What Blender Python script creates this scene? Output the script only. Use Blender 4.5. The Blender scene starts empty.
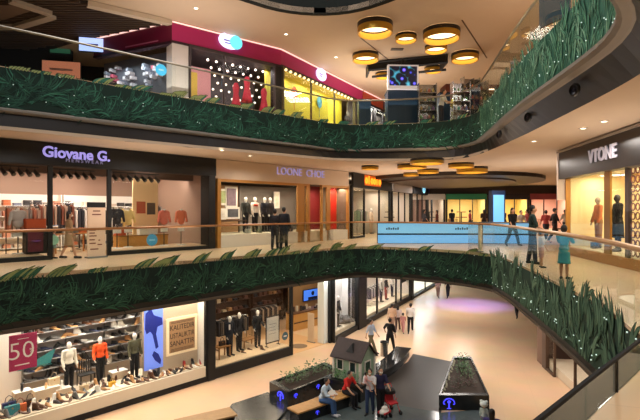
import bpy, bmesh, math, random
from mathutils import Vector, Matrix
random.seed(7)
C = bpy.context.scene.collection
PI = math.pi
F = 480.0; CX = 320.0; HY = 211.0          # focal length in pixels, picture centre, horizon row
E = 7.2                                     # eye height over the ground floor
L0, L1, L2 = 0.0, 5.6, 11.2                 # floor levels
C0, C1, C2 = 4.2, 9.45, 15.15               # ceiling levels

_dummy = 0
def at(px, py, z):
    """point on the horizontal plane z seen at a pixel"""
    d = F * (E - z) / (py - HY)
    return Vector(((px - CX) / F * d, d, z))
def atd(px, py, d):
    return Vector(((px - CX) / F * d, d, E + (HY - py) / F * d))

# ---------------------------------------------------------------- materials
def lin(c):
    c = c / 255.0
    return c / 12.92 if c <= 0.04045 else ((c + 0.055) / 1.055) ** 2.4
def col(r, g, b): return (lin(r), lin(g), lin(b), 1.0)
_M = {}
def mat(rgb, rough=0.6, metal=0.0, emit=0.0, noise=0.0, scale=6.0, bump=0.0, coat=0.0):
    key = (rgb, rough, metal, emit, noise, scale, bump, coat)
    if key in _M: return _M[key]
    m = bpy.data.materials.new('paint_%d_%d_%d' % rgb); m.use_nodes = True
    nt = m.node_tree; b = nt.nodes['Principled BSDF']
    c = col(*rgb)
    b.inputs['Base Color'].default_value = c
    b.inputs['Roughness'].default_value = rough
    b.inputs['Metallic'].default_value = metal
    if coat: b.inputs['Coat Weight'].default_value = coat
    if emit:
        b.inputs['Emission Color'].default_value = c
        b.inputs['Emission Strength'].default_value = emit
    if noise or bump:
        tc = nt.nodes.new('ShaderNodeTexCoord'); n = nt.nodes.new('ShaderNodeTexNoise')
        n.inputs['Scale'].default_value = scale; n.inputs['Detail'].default_value = 4
        nt.links.new(tc.outputs['Object'], n.inputs['Vector'])
        if noise:
            mx = nt.nodes.new('ShaderNodeMix'); mx.data_type = 'RGBA'
            mx.inputs['A'].default_value = [v * (1 - noise) for v in c[:3]] + [1]
            mx.inputs['B'].default_value = [min(1, v * (1 + noise)) for v in c[:3]] + [1]
            nt.links.new(n.outputs['Fac'], mx.inputs['Factor'])
            nt.links.new(mx.outputs['Result'], b.inputs['Base Color'])
        if bump:
            bp = nt.nodes.new('ShaderNodeBump'); bp.inputs['Strength'].default_value = bump
            nt.links.new(n.outputs['Fac'], bp.inputs['Height']); nt.links.new(bp.outputs['Normal'], b.inputs['Normal'])
    _M[key] = m
    return m
def glass_mat(name, tint=(0.92, 0.97, 0.95), refl=1.0):
    if name in _M: return _M[name]
    m = bpy.data.materials.new(name); m.use_nodes = True; nt = m.node_tree
    for n in list(nt.nodes): nt.nodes.remove(n)
    o = nt.nodes.new('ShaderNodeOutputMaterial'); mx = nt.nodes.new('ShaderNodeMixShader')
    t = nt.nodes.new('ShaderNodeBsdfTransparent'); g = nt.nodes.new('ShaderNodeBsdfGlossy'); f = nt.nodes.new('ShaderNodeFresnel')
    t.inputs['Color'].default_value = (*tint, 1); g.inputs['Roughness'].default_value = 0.02
    f.inputs['IOR'].default_value = 1.45
    ml = nt.nodes.new('ShaderNodeMath'); ml.operation = 'MULTIPLY'; ml.inputs[1].default_value = refl
    nt.links.new(f.outputs[0], ml.inputs[0]); nt.links.new(ml.outputs[0], mx.inputs[0])
    nt.links.new(t.outputs[0], mx.inputs[1]); nt.links.new(g.outputs[0], mx.inputs[2]); nt.links.new(mx.outputs[0], o.inputs[0])
    _M[name] = m
    return m
def tiled_floor(name, rgb, size, rough, joint=0.8, var=0.05, rot=0.0):
    m = bpy.data.materials.new(name); m.use_nodes = True; nt = m.node_tree; b = nt.nodes['Principled BSDF']
    tc = nt.nodes.new('ShaderNodeTexCoord'); mp = nt.nodes.new('ShaderNodeMapping'); br = nt.nodes.new('ShaderNodeTexBrick')
    mp.inputs['Rotation'].default_value = (0, 0, rot)
    br.offset = 0; br.inputs['Scale'].default_value = 1.0 / size; br.inputs['Brick Width'].default_value = 1; br.inputs['Row Height'].default_value = 1
    br.inputs['Mortar Size'].default_value = 0.006
    c = col(*rgb)
    br.inputs['Color1'].default_value = [v * (1 - var) for v in c[:3]] + [1]
    br.inputs['Color2'].default_value = [min(1, v * (1 + var)) for v in c[:3]] + [1]
    br.inputs['Mortar'].default_value = [v * joint for v in c[:3]] + [1]
    nz = nt.nodes.new('ShaderNodeTexNoise'); nz.inputs['Scale'].default_value = 0.7; nz.inputs['Detail'].default_value = 5
    mx = nt.nodes.new('ShaderNodeMix'); mx.data_type = 'RGBA'; mx.blend_type = 'MULTIPLY'; mx.inputs['Factor'].default_value = 0.25
    nt.links.new(tc.outputs['Object'], mp.inputs['Vector']); nt.links.new(mp.outputs[0], br.inputs['Vector'])
    nt.links.new(tc.outputs['Object'], nz.inputs['Vector'])
    nt.links.new(br.outputs['Color'], mx.inputs['A']); nt.links.new(nz.outputs['Color'], mx.inputs['B'])
    nt.links.new(mx.outputs['Result'], b.inputs['Base Color'])
    b.inputs['Roughness'].default_value = rough
    return m
def screen_mat(name, cols, scale, emit, kind='NOISE'):
    m = bpy.data.materials.new(name); m.use_nodes = True; nt = m.node_tree; b = nt.nodes['Principled BSDF']
    tc = nt.nodes.new('ShaderNodeTexCoord')
    n = nt.nodes.new('ShaderNodeTexVoronoi' if kind == 'VOR' else 'ShaderNodeTexNoise'); n.inputs['Scale'].default_value = scale
    r = nt.nodes.new('ShaderNodeValToRGB'); el = r.color_ramp.elements
    while len(el) < len(cols): el.new(0.5)
    for i, (p, c) in enumerate(cols):
        el[i].position = p; el[i].color = col(*c)
    nt.links.new(tc.outputs['Object'], n.inputs['Vector'])
    nt.links.new(n.outputs['Distance' if kind == 'VOR' else 'Fac'], r.inputs[0])
    nt.links.new(r.outputs[0], b.inputs['Base Color'])
    if emit:
        nt.links.new(r.outputs[0], b.inputs['Emission Color']); b.inputs['Emission Strength'].default_value = emit
    return m

BLACK = mat((9, 9, 10), 0.55); DARK = mat((34, 34, 34), 0.5); CHAR = mat((52, 52, 50), 0.5)
WHITE = mat((225, 220, 210), 0.6); CREAM = mat((214, 198, 172), 0.7, noise=0.05); GOLD = mat((190, 140, 60), 0.35, 0.9)
WOOD = mat((150, 105, 55), 0.45, noise=0.25, scale=9); DWOOD = mat((70, 45, 28), 0.5, noise=0.3, scale=8)
CEIL = mat((198, 178, 156), 0.8, noise=0.03, scale=2); STEEL = mat((150, 150, 150), 0.25, 0.9)
GREY = mat((120, 120, 116), 0.5); MARBLE = mat((38, 40, 40), 0.25, noise=0.6, scale=3.5); SHELFG = mat((150, 146, 140), 0.6)
GLASS = glass_mat('shop_glass', (0.98, 0.99, 0.985), 0.1); RAILGLASS = glass_mat('balustrade_glass', (0.93, 0.97, 0.95), 0.3)

# ---------------------------------------------------------------- mesh helpers
class MB:
    def __init__(s): s.b = bmesh.new()
    def _mi(s, n0, mi):
        if mi:
            for f in list(s.b.faces)[n0:]: f.material_index = mi
    def box(s, x0, x1, y0, y1, z0, z1, mi=0):
        n0 = len(s.b.faces)
        v = [s.b.verts.new(p) for p in ((x0,y0,z0),(x1,y0,z0),(x1,y1,z0),(x0,y1,z0),(x0,y0,z1),(x1,y0,z1),(x1,y1,z1),(x0,y1,z1))]
        for q in ((3,2,1,0),(4,5,6,7),(0,1,5,4),(1,2,6,5),(2,3,7,6),(3,0,4,7)): s.b.faces.new([v[i] for i in q])
        s._mi(n0, mi); return s
    def cbox(s, c, size, rz=0, mi=0, rx=0, ry=0):
        n0 = len(s.b.faces)
        m = Matrix.Translation(c) @ Matrix.Rotation(rz, 4, 'Z') @ Matrix.Rotation(ry, 4, 'Y') @ Matrix.Rotation(rx, 4, 'X') @ Matrix.Diagonal((*size, 1))
        bmesh.ops.create_cube(s.b, size=1, matrix=m); s._mi(n0, mi); return s
    def tube(s, p, q, r0, r1=None, seg=12, mi=0, caps=True):
        n0 = len(s.b.faces); p = Vector(p); q = Vector(q); r1 = r0 if r1 is None else r1
        d = q - p; L = max(d.length, 1e-6)
        m = Matrix.Translation((p + q) / 2) @ d.to_track_quat('Z', 'Y').to_matrix().to_4x4()
        bmesh.ops.create_cone(s.b, cap_ends=caps, segments=seg, radius1=max(r0, 1e-4), radius2=max(r1, 1e-4), depth=L, matrix=m)
        s._mi(n0, mi); return s
    def ball(s, c, r, sub=2, mi=0, rot=None):
        n0 = len(s.b.faces); r = (r, r, r) if not hasattr(r, '__len__') else r
        m = Matrix.Translation(c) @ (rot.to_4x4() if rot else Matrix()) @ Matrix.Diagonal((*r, 1))
        bmesh.ops.create_icosphere(s.b, subdivisions=sub, radius=1, matrix=m); s._mi(n0, mi); return s
    def face(s, pts, mi=0):
        f = s.b.faces.new([s.b.verts.new(p) for p in pts]); f.material_index = mi; return s
    def prism(s, pts, z0, z1, mi=0):
        n0 = len(s.b.faces)
        a = [s.b.verts.new((p[0], p[1], z0)) for p in pts]; b = [s.b.verts.new((p[0], p[1], z1)) for p in pts]
        s.b.faces.new(a[::-1]); s.b.faces.new(b)
        for i in range(len(pts)):
            j = (i + 1) % len(pts); s.b.faces.new((a[i], a[j], b[j], b[i]))
        s._mi(n0, mi); return s
    def lathe(s, prof, c=(0, 0, 0), seg=20, mi=0, sx=1, sy=1):
        n0 = len(s.b.faces); rings = []
        for r, z in prof:
            rings.append([s.b.verts.new((c[0] + sx * r * math.cos(2*PI*k/seg), c[1] + sy * r * math.sin(2*PI*k/seg), c[2] + z)) for k in range(seg)])
        for a, b in zip(rings, rings[1:]):
            for k in range(seg):
                l = (k + 1) % seg; s.b.faces.new((a[k], a[l], b[l], b[k]))
        s._mi(n0, mi); return s
    def sweep(s, line, prof, mi=0, closed=True):
        """prof: (outward offset, z) swept along a plan polyline"""
        n0 = len(s.b.faces); rows = []
        for i, p in enumerate(line):
            nv = normal_at(line, i)
            rows.append([s.b.verts.new((p[0] + nv[0] * o, p[1] + nv[1] * o, z)) for o, z in prof])
        m = len(prof)
        for a, b in zip(rows, rows[1:]):
            for k in range(m if closed else m - 1):
                l = (k + 1) % m; s.b.faces.new((a[k], b[k], b[l], a[l]))
        if closed:
            s.b.faces.new(rows[0]); s.b.faces.new(rows[-1][::-1])
        s._mi(n0, mi); return s
def normal_at(line, i):
    def nrm(a, b):
        dx, dy = b[0]-a[0], b[1]-a[1]; L = math.hypot(dx, dy); return (-dy/L, dx/L)
    if i == 0: return nrm(line[0], line[1])
    if i == len(line)-1: return nrm(line[-2], line[-1])
    a = nrm(line[i-1], line[i]); b = nrm(line[i], line[i+1])
    x, y = a[0]+b[0], a[1]+b[1]; L = math.hypot(x, y); x /= L; y /= L
    k = 1 / max(0.5, x*a[0] + y*a[1]); return (x*k, y*k)

def props(o, label=None, cat=None, group=None, kind=None):
    if label: o['label'] = label
    if cat: o['category'] = cat
    if group: o['group'] = group
    if kind: o['kind'] = kind
    return o
def obj(name, mb, m, parent=None, loc=(0,0,0), rz=0, smooth=False, **k):
    me = bpy.data.meshes.new(name)
    if isinstance(mb, MB):
        bmesh.ops.recalc_face_normals(mb.b, faces=mb.b.faces); mb.b.to_mesh(me); mb.b.free()
    else: me = mb
    for x in (m if isinstance(m, (list, tuple)) else [m]): me.materials.append(x)
    if smooth:
        for p in me.polygons: p.use_smooth = True
    o = bpy.data.objects.new(name, me); C.objects.link(o)
    o.location = loc; o.rotation_euler = (0, 0, rz)
    if parent: o.parent = parent
    return props(o, **k)
def empty(name, loc, rz=0, **k):
    o = bpy.data.objects.new(name, None); C.objects.link(o); o.location = loc; o.rotation_euler = (0, 0, rz); o.empty_display_size = 0.1
    return props(o, **k)
def structure(name, mb, m, **k): return obj(name, mb, m, kind='structure', **k)
def copy_tree(o, loc=None, rz=None, parent=None, scale=None, **k):
    c = o.copy(); C.objects.link(c)
    if parent: c.parent = parent
    for ch in list(o.children): copy_tree(ch, parent=c)
    if loc is not None: c.location = loc
    if rz is not None: c.rotation_euler[2] = rz
    if scale is not None: c.scale = (scale,)*3 if not hasattr(scale, '__len__') else scale
    return props(c, **k)
def recolor(o, idx, m):
    """a copy with its own material on slot idx (object-level link keeps the mesh shared)"""
    o.material_slots[idx].link = 'OBJECT'; o.material_slots[idx].material = m
def text_mesh(s, size, ext=0.01, align='CENTER', bold=0.0):
    cu = bpy.data.curves.new('t', 'FONT'); cu.body = s; cu.size = size; cu.extrude = ext; cu.align_x = align; cu.align_y = 'CENTER'; cu.offset = bold
    cu.resolution_u = 3
    o = bpy.data.objects.new('t', cu); C.objects.link(o)
    bpy.context.view_layer.update()
    me = bpy.data.meshes.new_from_object(o.evaluated_get(bpy.context.evaluated_depsgraph_get()))
    bpy.data.objects.remove(o); bpy.data.curves.remove(cu)
    me.transform(Matrix.Rotation(PI/2, 4, 'X')); me.name = 'lettering'
    me.materials.clear()
    return me
def light(kind, loc, power, color=(1, 0.85, 0.68), size=0.3, size_y=None, rot=(0, 0, 0), angle=None, name='lamp'):
    l = bpy.data.lights.new(name, kind); l.energy = power; l.color = color
    if kind == 'AREA':
        l.size = size
        if size_y: l.shape = 'RECTANGLE'; l.size_y = size_y
    else: l.shadow_soft_size = size
    if kind == 'SPOT' and angle: l.spot_size = angle; l.spot_blend = 0.6
    o = bpy.data.objects.new(name, l); C.objects.link(o); o.location = loc; o.rotation_euler = rot
    return o

class Fac:
    """a shop-front line: s runs along it (to the right as seen from the void), dep goes into the shop"""
    def __init__(f, a, b, z):
        f.o = Vector((a[0], a[1], 0)); d = Vector((b[0]-a[0], b[1]-a[1], 0)); f.u = d.normalized(); f.n = Vector((-f.u.y, f.u.x, 0))
        f.rz = math.atan2(f.u.y, f.u.x); f.z = z
    def s(f, px, dep=0.0):
        k = (px - CX) / F
        return (k*(f.o.y + f.n.y*dep) - (f.o.x + f.n.x*dep)) / (f.u.x - k*f.u.y)
    def w(f, s, dep=0.0, h=0.0):
        p = f.o + f.u*s + f.n*dep; return Vector((p.x, p.y, f.z + h))
    def sh(f, px, py, dep=0.0):
        """(s, height over this floor) of the pixel on the plane at depth dep"""
        s = f.s(px, dep); d = f.w(s, dep).y
        return s, E + (HY - py)/F*d - f.z
    def root(f, name, s, dep=0.0, h=0.0, **k): return empty(name, f.w(s, dep, h), f.rz, **k)
    def area(f, s, dep, h, sx, sy, p, color=(1, 0.86, 0.7)):
        return light('AREA', f.w(s, dep, h), p, color, sx, sy, rot=(0, 0, f.rz))
    def struct(f, name, mb, m): return obj(name, mb, m, loc=f.w(0, 0, 0), rz=f.rz, kind='structure')
# ---------------------------------------------------------------- figures
def fused(segs, vox, grow=0.0):
    mb = MB()
    for g in segs:
        if g[0] == 'c':
            _, p, q, a, b = g
            mb.tube(p, q, a+grow, b+grow, 14); mb.ball(p, a+grow, 2); mb.ball(q, b+grow, 2)
        else:
            mb.ball(g[1], tuple(v+grow for v in g[2]), 3, rot=g[3] if len(g) > 3 else None)
    me = bpy.data.meshes.new('figure'); mb.b.to_mesh(me); mb.b.free()
    o = bpy.data.objects.new('tmp', me); C.objects.link(o)
    r = o.modifiers.new('r', 'REMESH'); r.mode = 'VOXEL'; r.voxel_size = vox
    s = o.modifiers.new('s', 'SMOOTH'); s.factor = 0.5; s.iterations = 3
    bpy.context.view_layer.update()
    out = bpy.data.meshes.new_from_object(o.evaluated_get(bpy.context.evaluated_depsgraph_get()))
    bpy.data.objects.remove(o); bpy.data.meshes.remove(me)
    for p in out.polygons: p.use_smooth = True
    return out
def skeleton(legs=((0,0),(0,0)), arms=((5,6,15),(5,6,15)), lean=0, head=0, slim=1.0, child=False):
    """legs: (thigh forward, knee bend) left,right; arms: (swing forward, out, elbow bend). The figure faces -Y."""
    d = math.radians; J = {}
    hz = 0.93
    def D(a, out=0): a = d(a); o = d(out); return Vector((math.sin(o), -math.sin(a)*math.cos(o), -math.cos(a)*math.cos(o)))
    low = 9
    for i, sx in enumerate((-1, 1)):
        h = Vector((sx*0.09, 0, hz)); t, k = legs[i]
        kn = h + D(t)*0.43; an = kn + D(t-k)*0.41
        dr = D(t-k); toe = an + Vector((sx*0.03, -0.17, -0.05)) if abs(t-k) < 25 else an + Vector((sx*0.02, 0, 0)) + D(t-k+75)*0.18
        J['hip', i], J['knee', i], J['ank', i], J['toe', i] = h, kn, an, toe
        low = min(low, an.z - 0.085, toe.z - 0.035)
    R = Matrix.Translation((0, 0, hz)) @ Matrix.Rotation(d(lean), 4, 'X') @ Matrix.Translation((0, 0, -hz))
    up = lambda x, y, z: R @ Vector((x, y, z))
    for i, sx in enumerate((-1, 1)):
        s = up(sx*0.185*slim, 0.0, 1.42); a, o, e = arms[i]
        el = s + D(a, sx*o)*0.29; w = el + D(a+e, sx*o*0.3)*0.25
        J['sh', i], J['el', i], J['wr', i] = s, el, w; J['hd', i] = D(a+e+8, sx*o*0.2)
    J['neck'] = up(0, 0, 1.47); J['chest'] = up(0, 0, 1.30); J['belly'] = up(0, 0, 1.10); J['pel'] = Vector((0, 0, 0.95))
    J['head'] = up(0, -0.02 - 0.004*head, 1.635 - 0.0006*abs(head)); J['low'] = low; J['R'] = Matrix.Rotation(d(lean), 3, 'X')
    return J
PROTO = {}
def figure(name, label, cat, loc, rz, h=1.72, legs=((0,0),(0,0)), arms=((5,6,15),(5,6,15)), lean=0, head=0, slim=1.0,
           skin=(196,150,120), top=None, sleeve=0.5, bottom=None, blen=1.0, dress=0.0, hair=(25,20,18), longhair=False, mask=False,
           shoes=(30,28,28), open_coat=False, doll=False, cap=None, bag=None, group=None, vox=0.014, beard=False):
    J = skeleton(legs, arms, lean, head, slim); S = Matrix.Scale(h/1.75, 4)
    big = 1.0 if h > 1.45 else 1.22
    hd = J['head'] + Vector((0, 0, 0.02*(big-1)*5))
    torso = [('e', J['chest'], (0.155*slim, 0.105, 0.19), J['R']), ('e', J['belly'], (0.128*slim, 0.098, 0.17), J['R']), ('e', J['pel'], (0.155, 0.112, 0.115)),
             ('c', J['sh',0]*0.8+J['neck']*0.2-Vector((0,0,0.01)), J['sh',1]*0.8+J['neck']*0.2-Vector((0,0,0.01)), 0.058, 0.058)]
    segs = list(torso)
    segs += [('c', J['neck']-Vector((0,0,0.04)), hd-Vector((0,0,0.07)), 0.052, 0.05), ('e', hd, (0.076*big, 0.095*big, 0.115*big)),
             ('e', hd+Vector((0,-0.03,-0.06))*big, (0.052*big, 0.055*big, 0.055*big)), ('c', hd+Vector((0,-0.092,0.0))*big, hd+Vector((0,-0.108,-0.03))*big, 0.012, 0.015)]
    for sx in (-1, 1): segs.append(('e', hd+Vector((sx*0.077,0.005,-0.01))*big, (0.014, 0.022, 0.032)))
    for i, sx in enumerate((-1, 1)):
        hp, kn, an, toe = J['hip',i], J['knee',i], J['ank',i], J['toe',i]
        segs += [('c', hp, kn, 0.085, 0.056), ('c', kn, kn+(an-kn)*0.35, 0.055, 0.056), ('c', kn+(an-kn)*0.35, an, 0.056, 0.037), ('c', an+Vector((0,0.02,-0.03)), toe, 0.038, 0.03)]
        s_, el, wr = J['sh',i], J['el',i], J['wr',i]
        segs += [('c', s_, el, 0.05, 0.039), ('c', el, wr, 0.039, 0.026)]
        hdv = J['hd',i]; side = hdv.cross(Vector((0,1,0) if abs(hdv.y) < 0.9 else (0,0,1))).normalized(); pal = wr + hdv*0.08
        nrm = hdv.cross(side).normalized()
        ax = nrm if abs(nrm.y) > abs(side.y) else side; cu = side if ax is nrm else nrm   # fingers spread fore-aft, curl inwards
        cu = cu * (1 if cu.x*-sx > 0 else -1)
        for o4 in (-0.022, -0.007, 0.008, 0.023): segs.append(('c', wr+ax*o4*0.6, pal+ax*o4, 0.014, 0.013))
        for o4, L in ((-0.027, 0.066), (-0.009, 0.078), (0.009, 0.074), (0.027, 0.058)):
            k1 = pal+ax*o4+hdv*L*0.5+cu*0.008; segs += [('c', pal+ax*o4, k1, 0.0095, 0.009), ('c', k1, k1+hdv*L*0.42+cu*0.026, 0.009, 0.0075)]
        tb = wr+hdv*0.025+ax*(-0.02); t1 = tb+ax*(-0.028)+hdv*0.03; segs += [('c', tb, t1, 0.0125, 0.011), ('c', t1, t1+hdv*0.032+cu*0.01, 0.0105, 0.009)]
    lowz = J['low']; X = S @ Matrix.Translation((0, 0, -lowz))
    def fin(me): me.transform(X); return me
    root = empty(name, loc, rz, label=label, cat=cat, group=group)
    skm = mat(skin, 0.35 if doll else 0.55)
    obj('body', fin(fused(segs, vox)), skm, root)
    if top:
        ts = list(torso[:2]) + [torso[3], ('e', J['pel']+Vector((0,0,0.06)), (0.15, 0.112, 0.10))]
        for i in (0, 1):
            s_, el, wr = J['sh',i], J['el',i], J['wr',i]
            a = s_ + (el-s_)*min(1, sleeve*2); ts.append(('c', s_, a, 0.054, 0.046))
            if sleeve > 0.5: ts.append(('c', el, el+(wr-el)*min(0.95, (sleeve-0.5)*2), 0.045, 0.034))
        if open_coat: ts.append(('c', J['pel']+Vector((0,0,0.02)), J['pel']+Vector((0,0.0,-0.2)), 0.13, 0.15))
        o = obj('jacket' if sleeve > 0.9 else 'shirt', fin(fused(ts, vox, 0.014)), mat(top, 0.85), root)
    if dress:
        mb = MB(); zb = 0.93 - dress
        mb.lathe([(0.10, 1.02), (0.15, 0.98), (0.175, 0.9), (0.20, zb+0.05), (0.21, zb), (0.19, zb+0.01)], seg=18, sy=0.8)
        me = bpy.data.meshes.new('skirt'); mb.b.to_mesh(me); mb.b.free()
        obj('skirt', fin(me), mat(bottom or top, 0.85), root, smooth=True)
    elif bottom:
        ps = [('e', J['pel'], (0.155, 0.112, 0.112))]
        for i in (0, 1):
            hp, kn, an = J['hip',i], J['knee',i], J['ank',i]
            if blen <= 0.5: ps.append(('c', hp, hp+(kn-hp)*blen*2, 0.09, 0.078))
            else: ps += [('c', hp, kn, 0.088, 0.066), ('c', kn, kn+(an-kn)*min(0.93, (blen-0.5)*2), 0.066, 0.052)]
        obj('trousers' if blen > 0.5 else 'shorts', fin(fused(ps, vox, 0.011)), mat(bottom, 0.85), root)
    if shoes:
        for i in (0, 1):
            an, toe = J['ank',i], J['toe',i]
            obj('shoe', fin(fused([('c', an+Vector((0,0.025,-0.035)), toe, 0.045, 0.036), ('c', an+Vector((0,0,-0.01)), an+Vector((0,0.01,-0.04)), 0.042, 0.044)], vox, 0.003)), mat(shoes, 0.5), root)
    if hair and not doll:
        mb = MB(); mb.ball(hd+Vector((0,0.022,0.022))*big, (0.087*big, 0.096*big, 0.112*big), 3)
        if longhair: mb.ball(hd+Vector((0,0.07,-0.09)), (0.085, 0.045, 0.17), 2); mb.ball(hd+Vector((0,0.05,-0.02)), (0.092, 0.07, 0.1), 2)
        me = bpy.data.meshes.new('hair'); mb.b.to_mesh(me); mb.b.free(); obj('hair', fin(me), mat(hair, 0.5, bump=0.3, scale=60), root, smooth=True)
    if not doll:
        mb = MB()
        for sx in (-1, 1): mb.ball(hd+Vector((sx*0.03,-0.086,0.008))*big, (0.011, 0.007, 0.007), 1)
        me = bpy.data.meshes.new('eyes'); mb.b.to_mesh(me); mb.b.free(); obj('eyes', fin(me), BLACK, root, smooth=True)
        if mask:
            mb = MB(); mb.ball(hd+Vector((0,-0.062,-0.045))*big, (0.062*big, 0.058*big, 0.05*big), 2)
            me = bpy.data.meshes.new('face_mask'); mb.b.to_mesh(me); mb.b.free(); obj('face_mask', fin(me), WHITE, root, smooth=True, label='white face mask')
        else:
            mb = MB(); mb.ball(hd+Vector((0,-0.098,-0.058))*big, (0.022, 0.008, 0.006), 1)
            me = bpy.data.meshes.new('mouth'); mb.b.to_mesh(me); mb.b.free(); obj('mouth', fin(me), mat((140,70,65)), root, smooth=True)
    root['hand_l'] = 0
    hands = [X @ (J['wr',i] + J['hd',i]*0.1) for i in (0, 1)]
    del root['hand_l']
    if bag is not None: hanging_bag(root, hands[bag[0]], bag[1], bag[2])
    return root, hands
def hanging_bag(root, hand, rgb, label):
    """a carried bag is its own thing"""
    bpy.context.view_layer.update()
    w = root.matrix_world @ hand
    b = empty('shopping_bag', (w.x, w.y, w.z-0.50), root.rotation_euler[2], label=label, cat='bag')
    obj('bag_body', MB().prism([(-0.16,-0.06),(0.16,-0.06),(0.16,0.06),(-0.16,0.06)], 0, 0.34), mat(rgb, 0.6), b)
    hb = MB()
    for y in (-0.05, 0.05): hb.tube((-0.08,y,0.33),(0,y*0.3,0.50),0.006,seg=6).tube((0.08,y,0.33),(0,y*0.3,0.50),0.006,seg=6)
    obj('bag_handle', hb, mat((60,50,45)), b)

# ---------------------------------------------------------------- leaf-printed glass balustrades
GA, GB, GC = mat((22, 60, 44), 0.8), mat((32, 76, 54), 0.8), mat((5, 24, 19), 0.85)
GD = mat((48, 96, 68), 0.8); GY = mat((140, 152, 92), 0.7)
BACKG = mat((9, 34, 26), 0.9, noise=0.35, scale=4)
def leaf(mb, x, z, ang, L, w, y, bend, mi, ol):
    """a lens-shaped leaf on the glass plane with a dark outline leaf behind it"""
    for (ww, yy, m_, LL) in ((w, y, mi, L), (w+min(0.022, w*0.45), y+0.003, ol, L+0.02)):
        px, pz, a = x, z, ang; n = 7; prev = None
        for i in range(n+1):
            t = i/n; hw = ww*0.5*math.sin(PI*min(1, t*0.93+0.07))**0.8 if i < n else 0.002
            nx, nz = math.cos(a), math.sin(a)   # direction; side = (-nz, nx)
            p = [mb.b.verts.new((px - nz*hw, yy, pz + nx*hw)), mb.b.verts.new((px + nz*hw, yy, pz - nx*hw))]
            if prev:
                f = mb.b.faces.new((prev[0], prev[1], p[1], p[0])); f.material_index = m_
            prev = p; a += bend/n; px += math.cos(a)*LL/n; pz += math.sin(a)*LL/n
def resample(line, step):
    out = []; seg = []
    for a, b in zip(line, line[1:]): seg.append(math.hypot(b[0]-a[0], b[1]-a[1]))
    T = sum(seg); n = max(1, round(T/step))
    for k in range(n+1):
        t = T*k/n; i = 0
        while i < len(seg)-1 and t > seg[i]: t -= seg[i]; i += 1
        a, b = line[i], line[i+1]; f = min(1, t/seg[i]); out.append((a[0]+(b[0]-a[0])*f, a[1]+(b[1]-a[1])*f))
    return out
def smooth_line(pts, it=2):
    for _ in range(it):
        o = [pts[0]]
        for a, b in zip(pts, pts[1:]): o += [(a[0]*.75+b[0]*.25, a[1]*.75+b[1]*.25), (a[0]*.25+b[0]*.75, a[1]*.25+b[1]*.75)]
        o.append(pts[-1]); pts = o
    return pts
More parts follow.
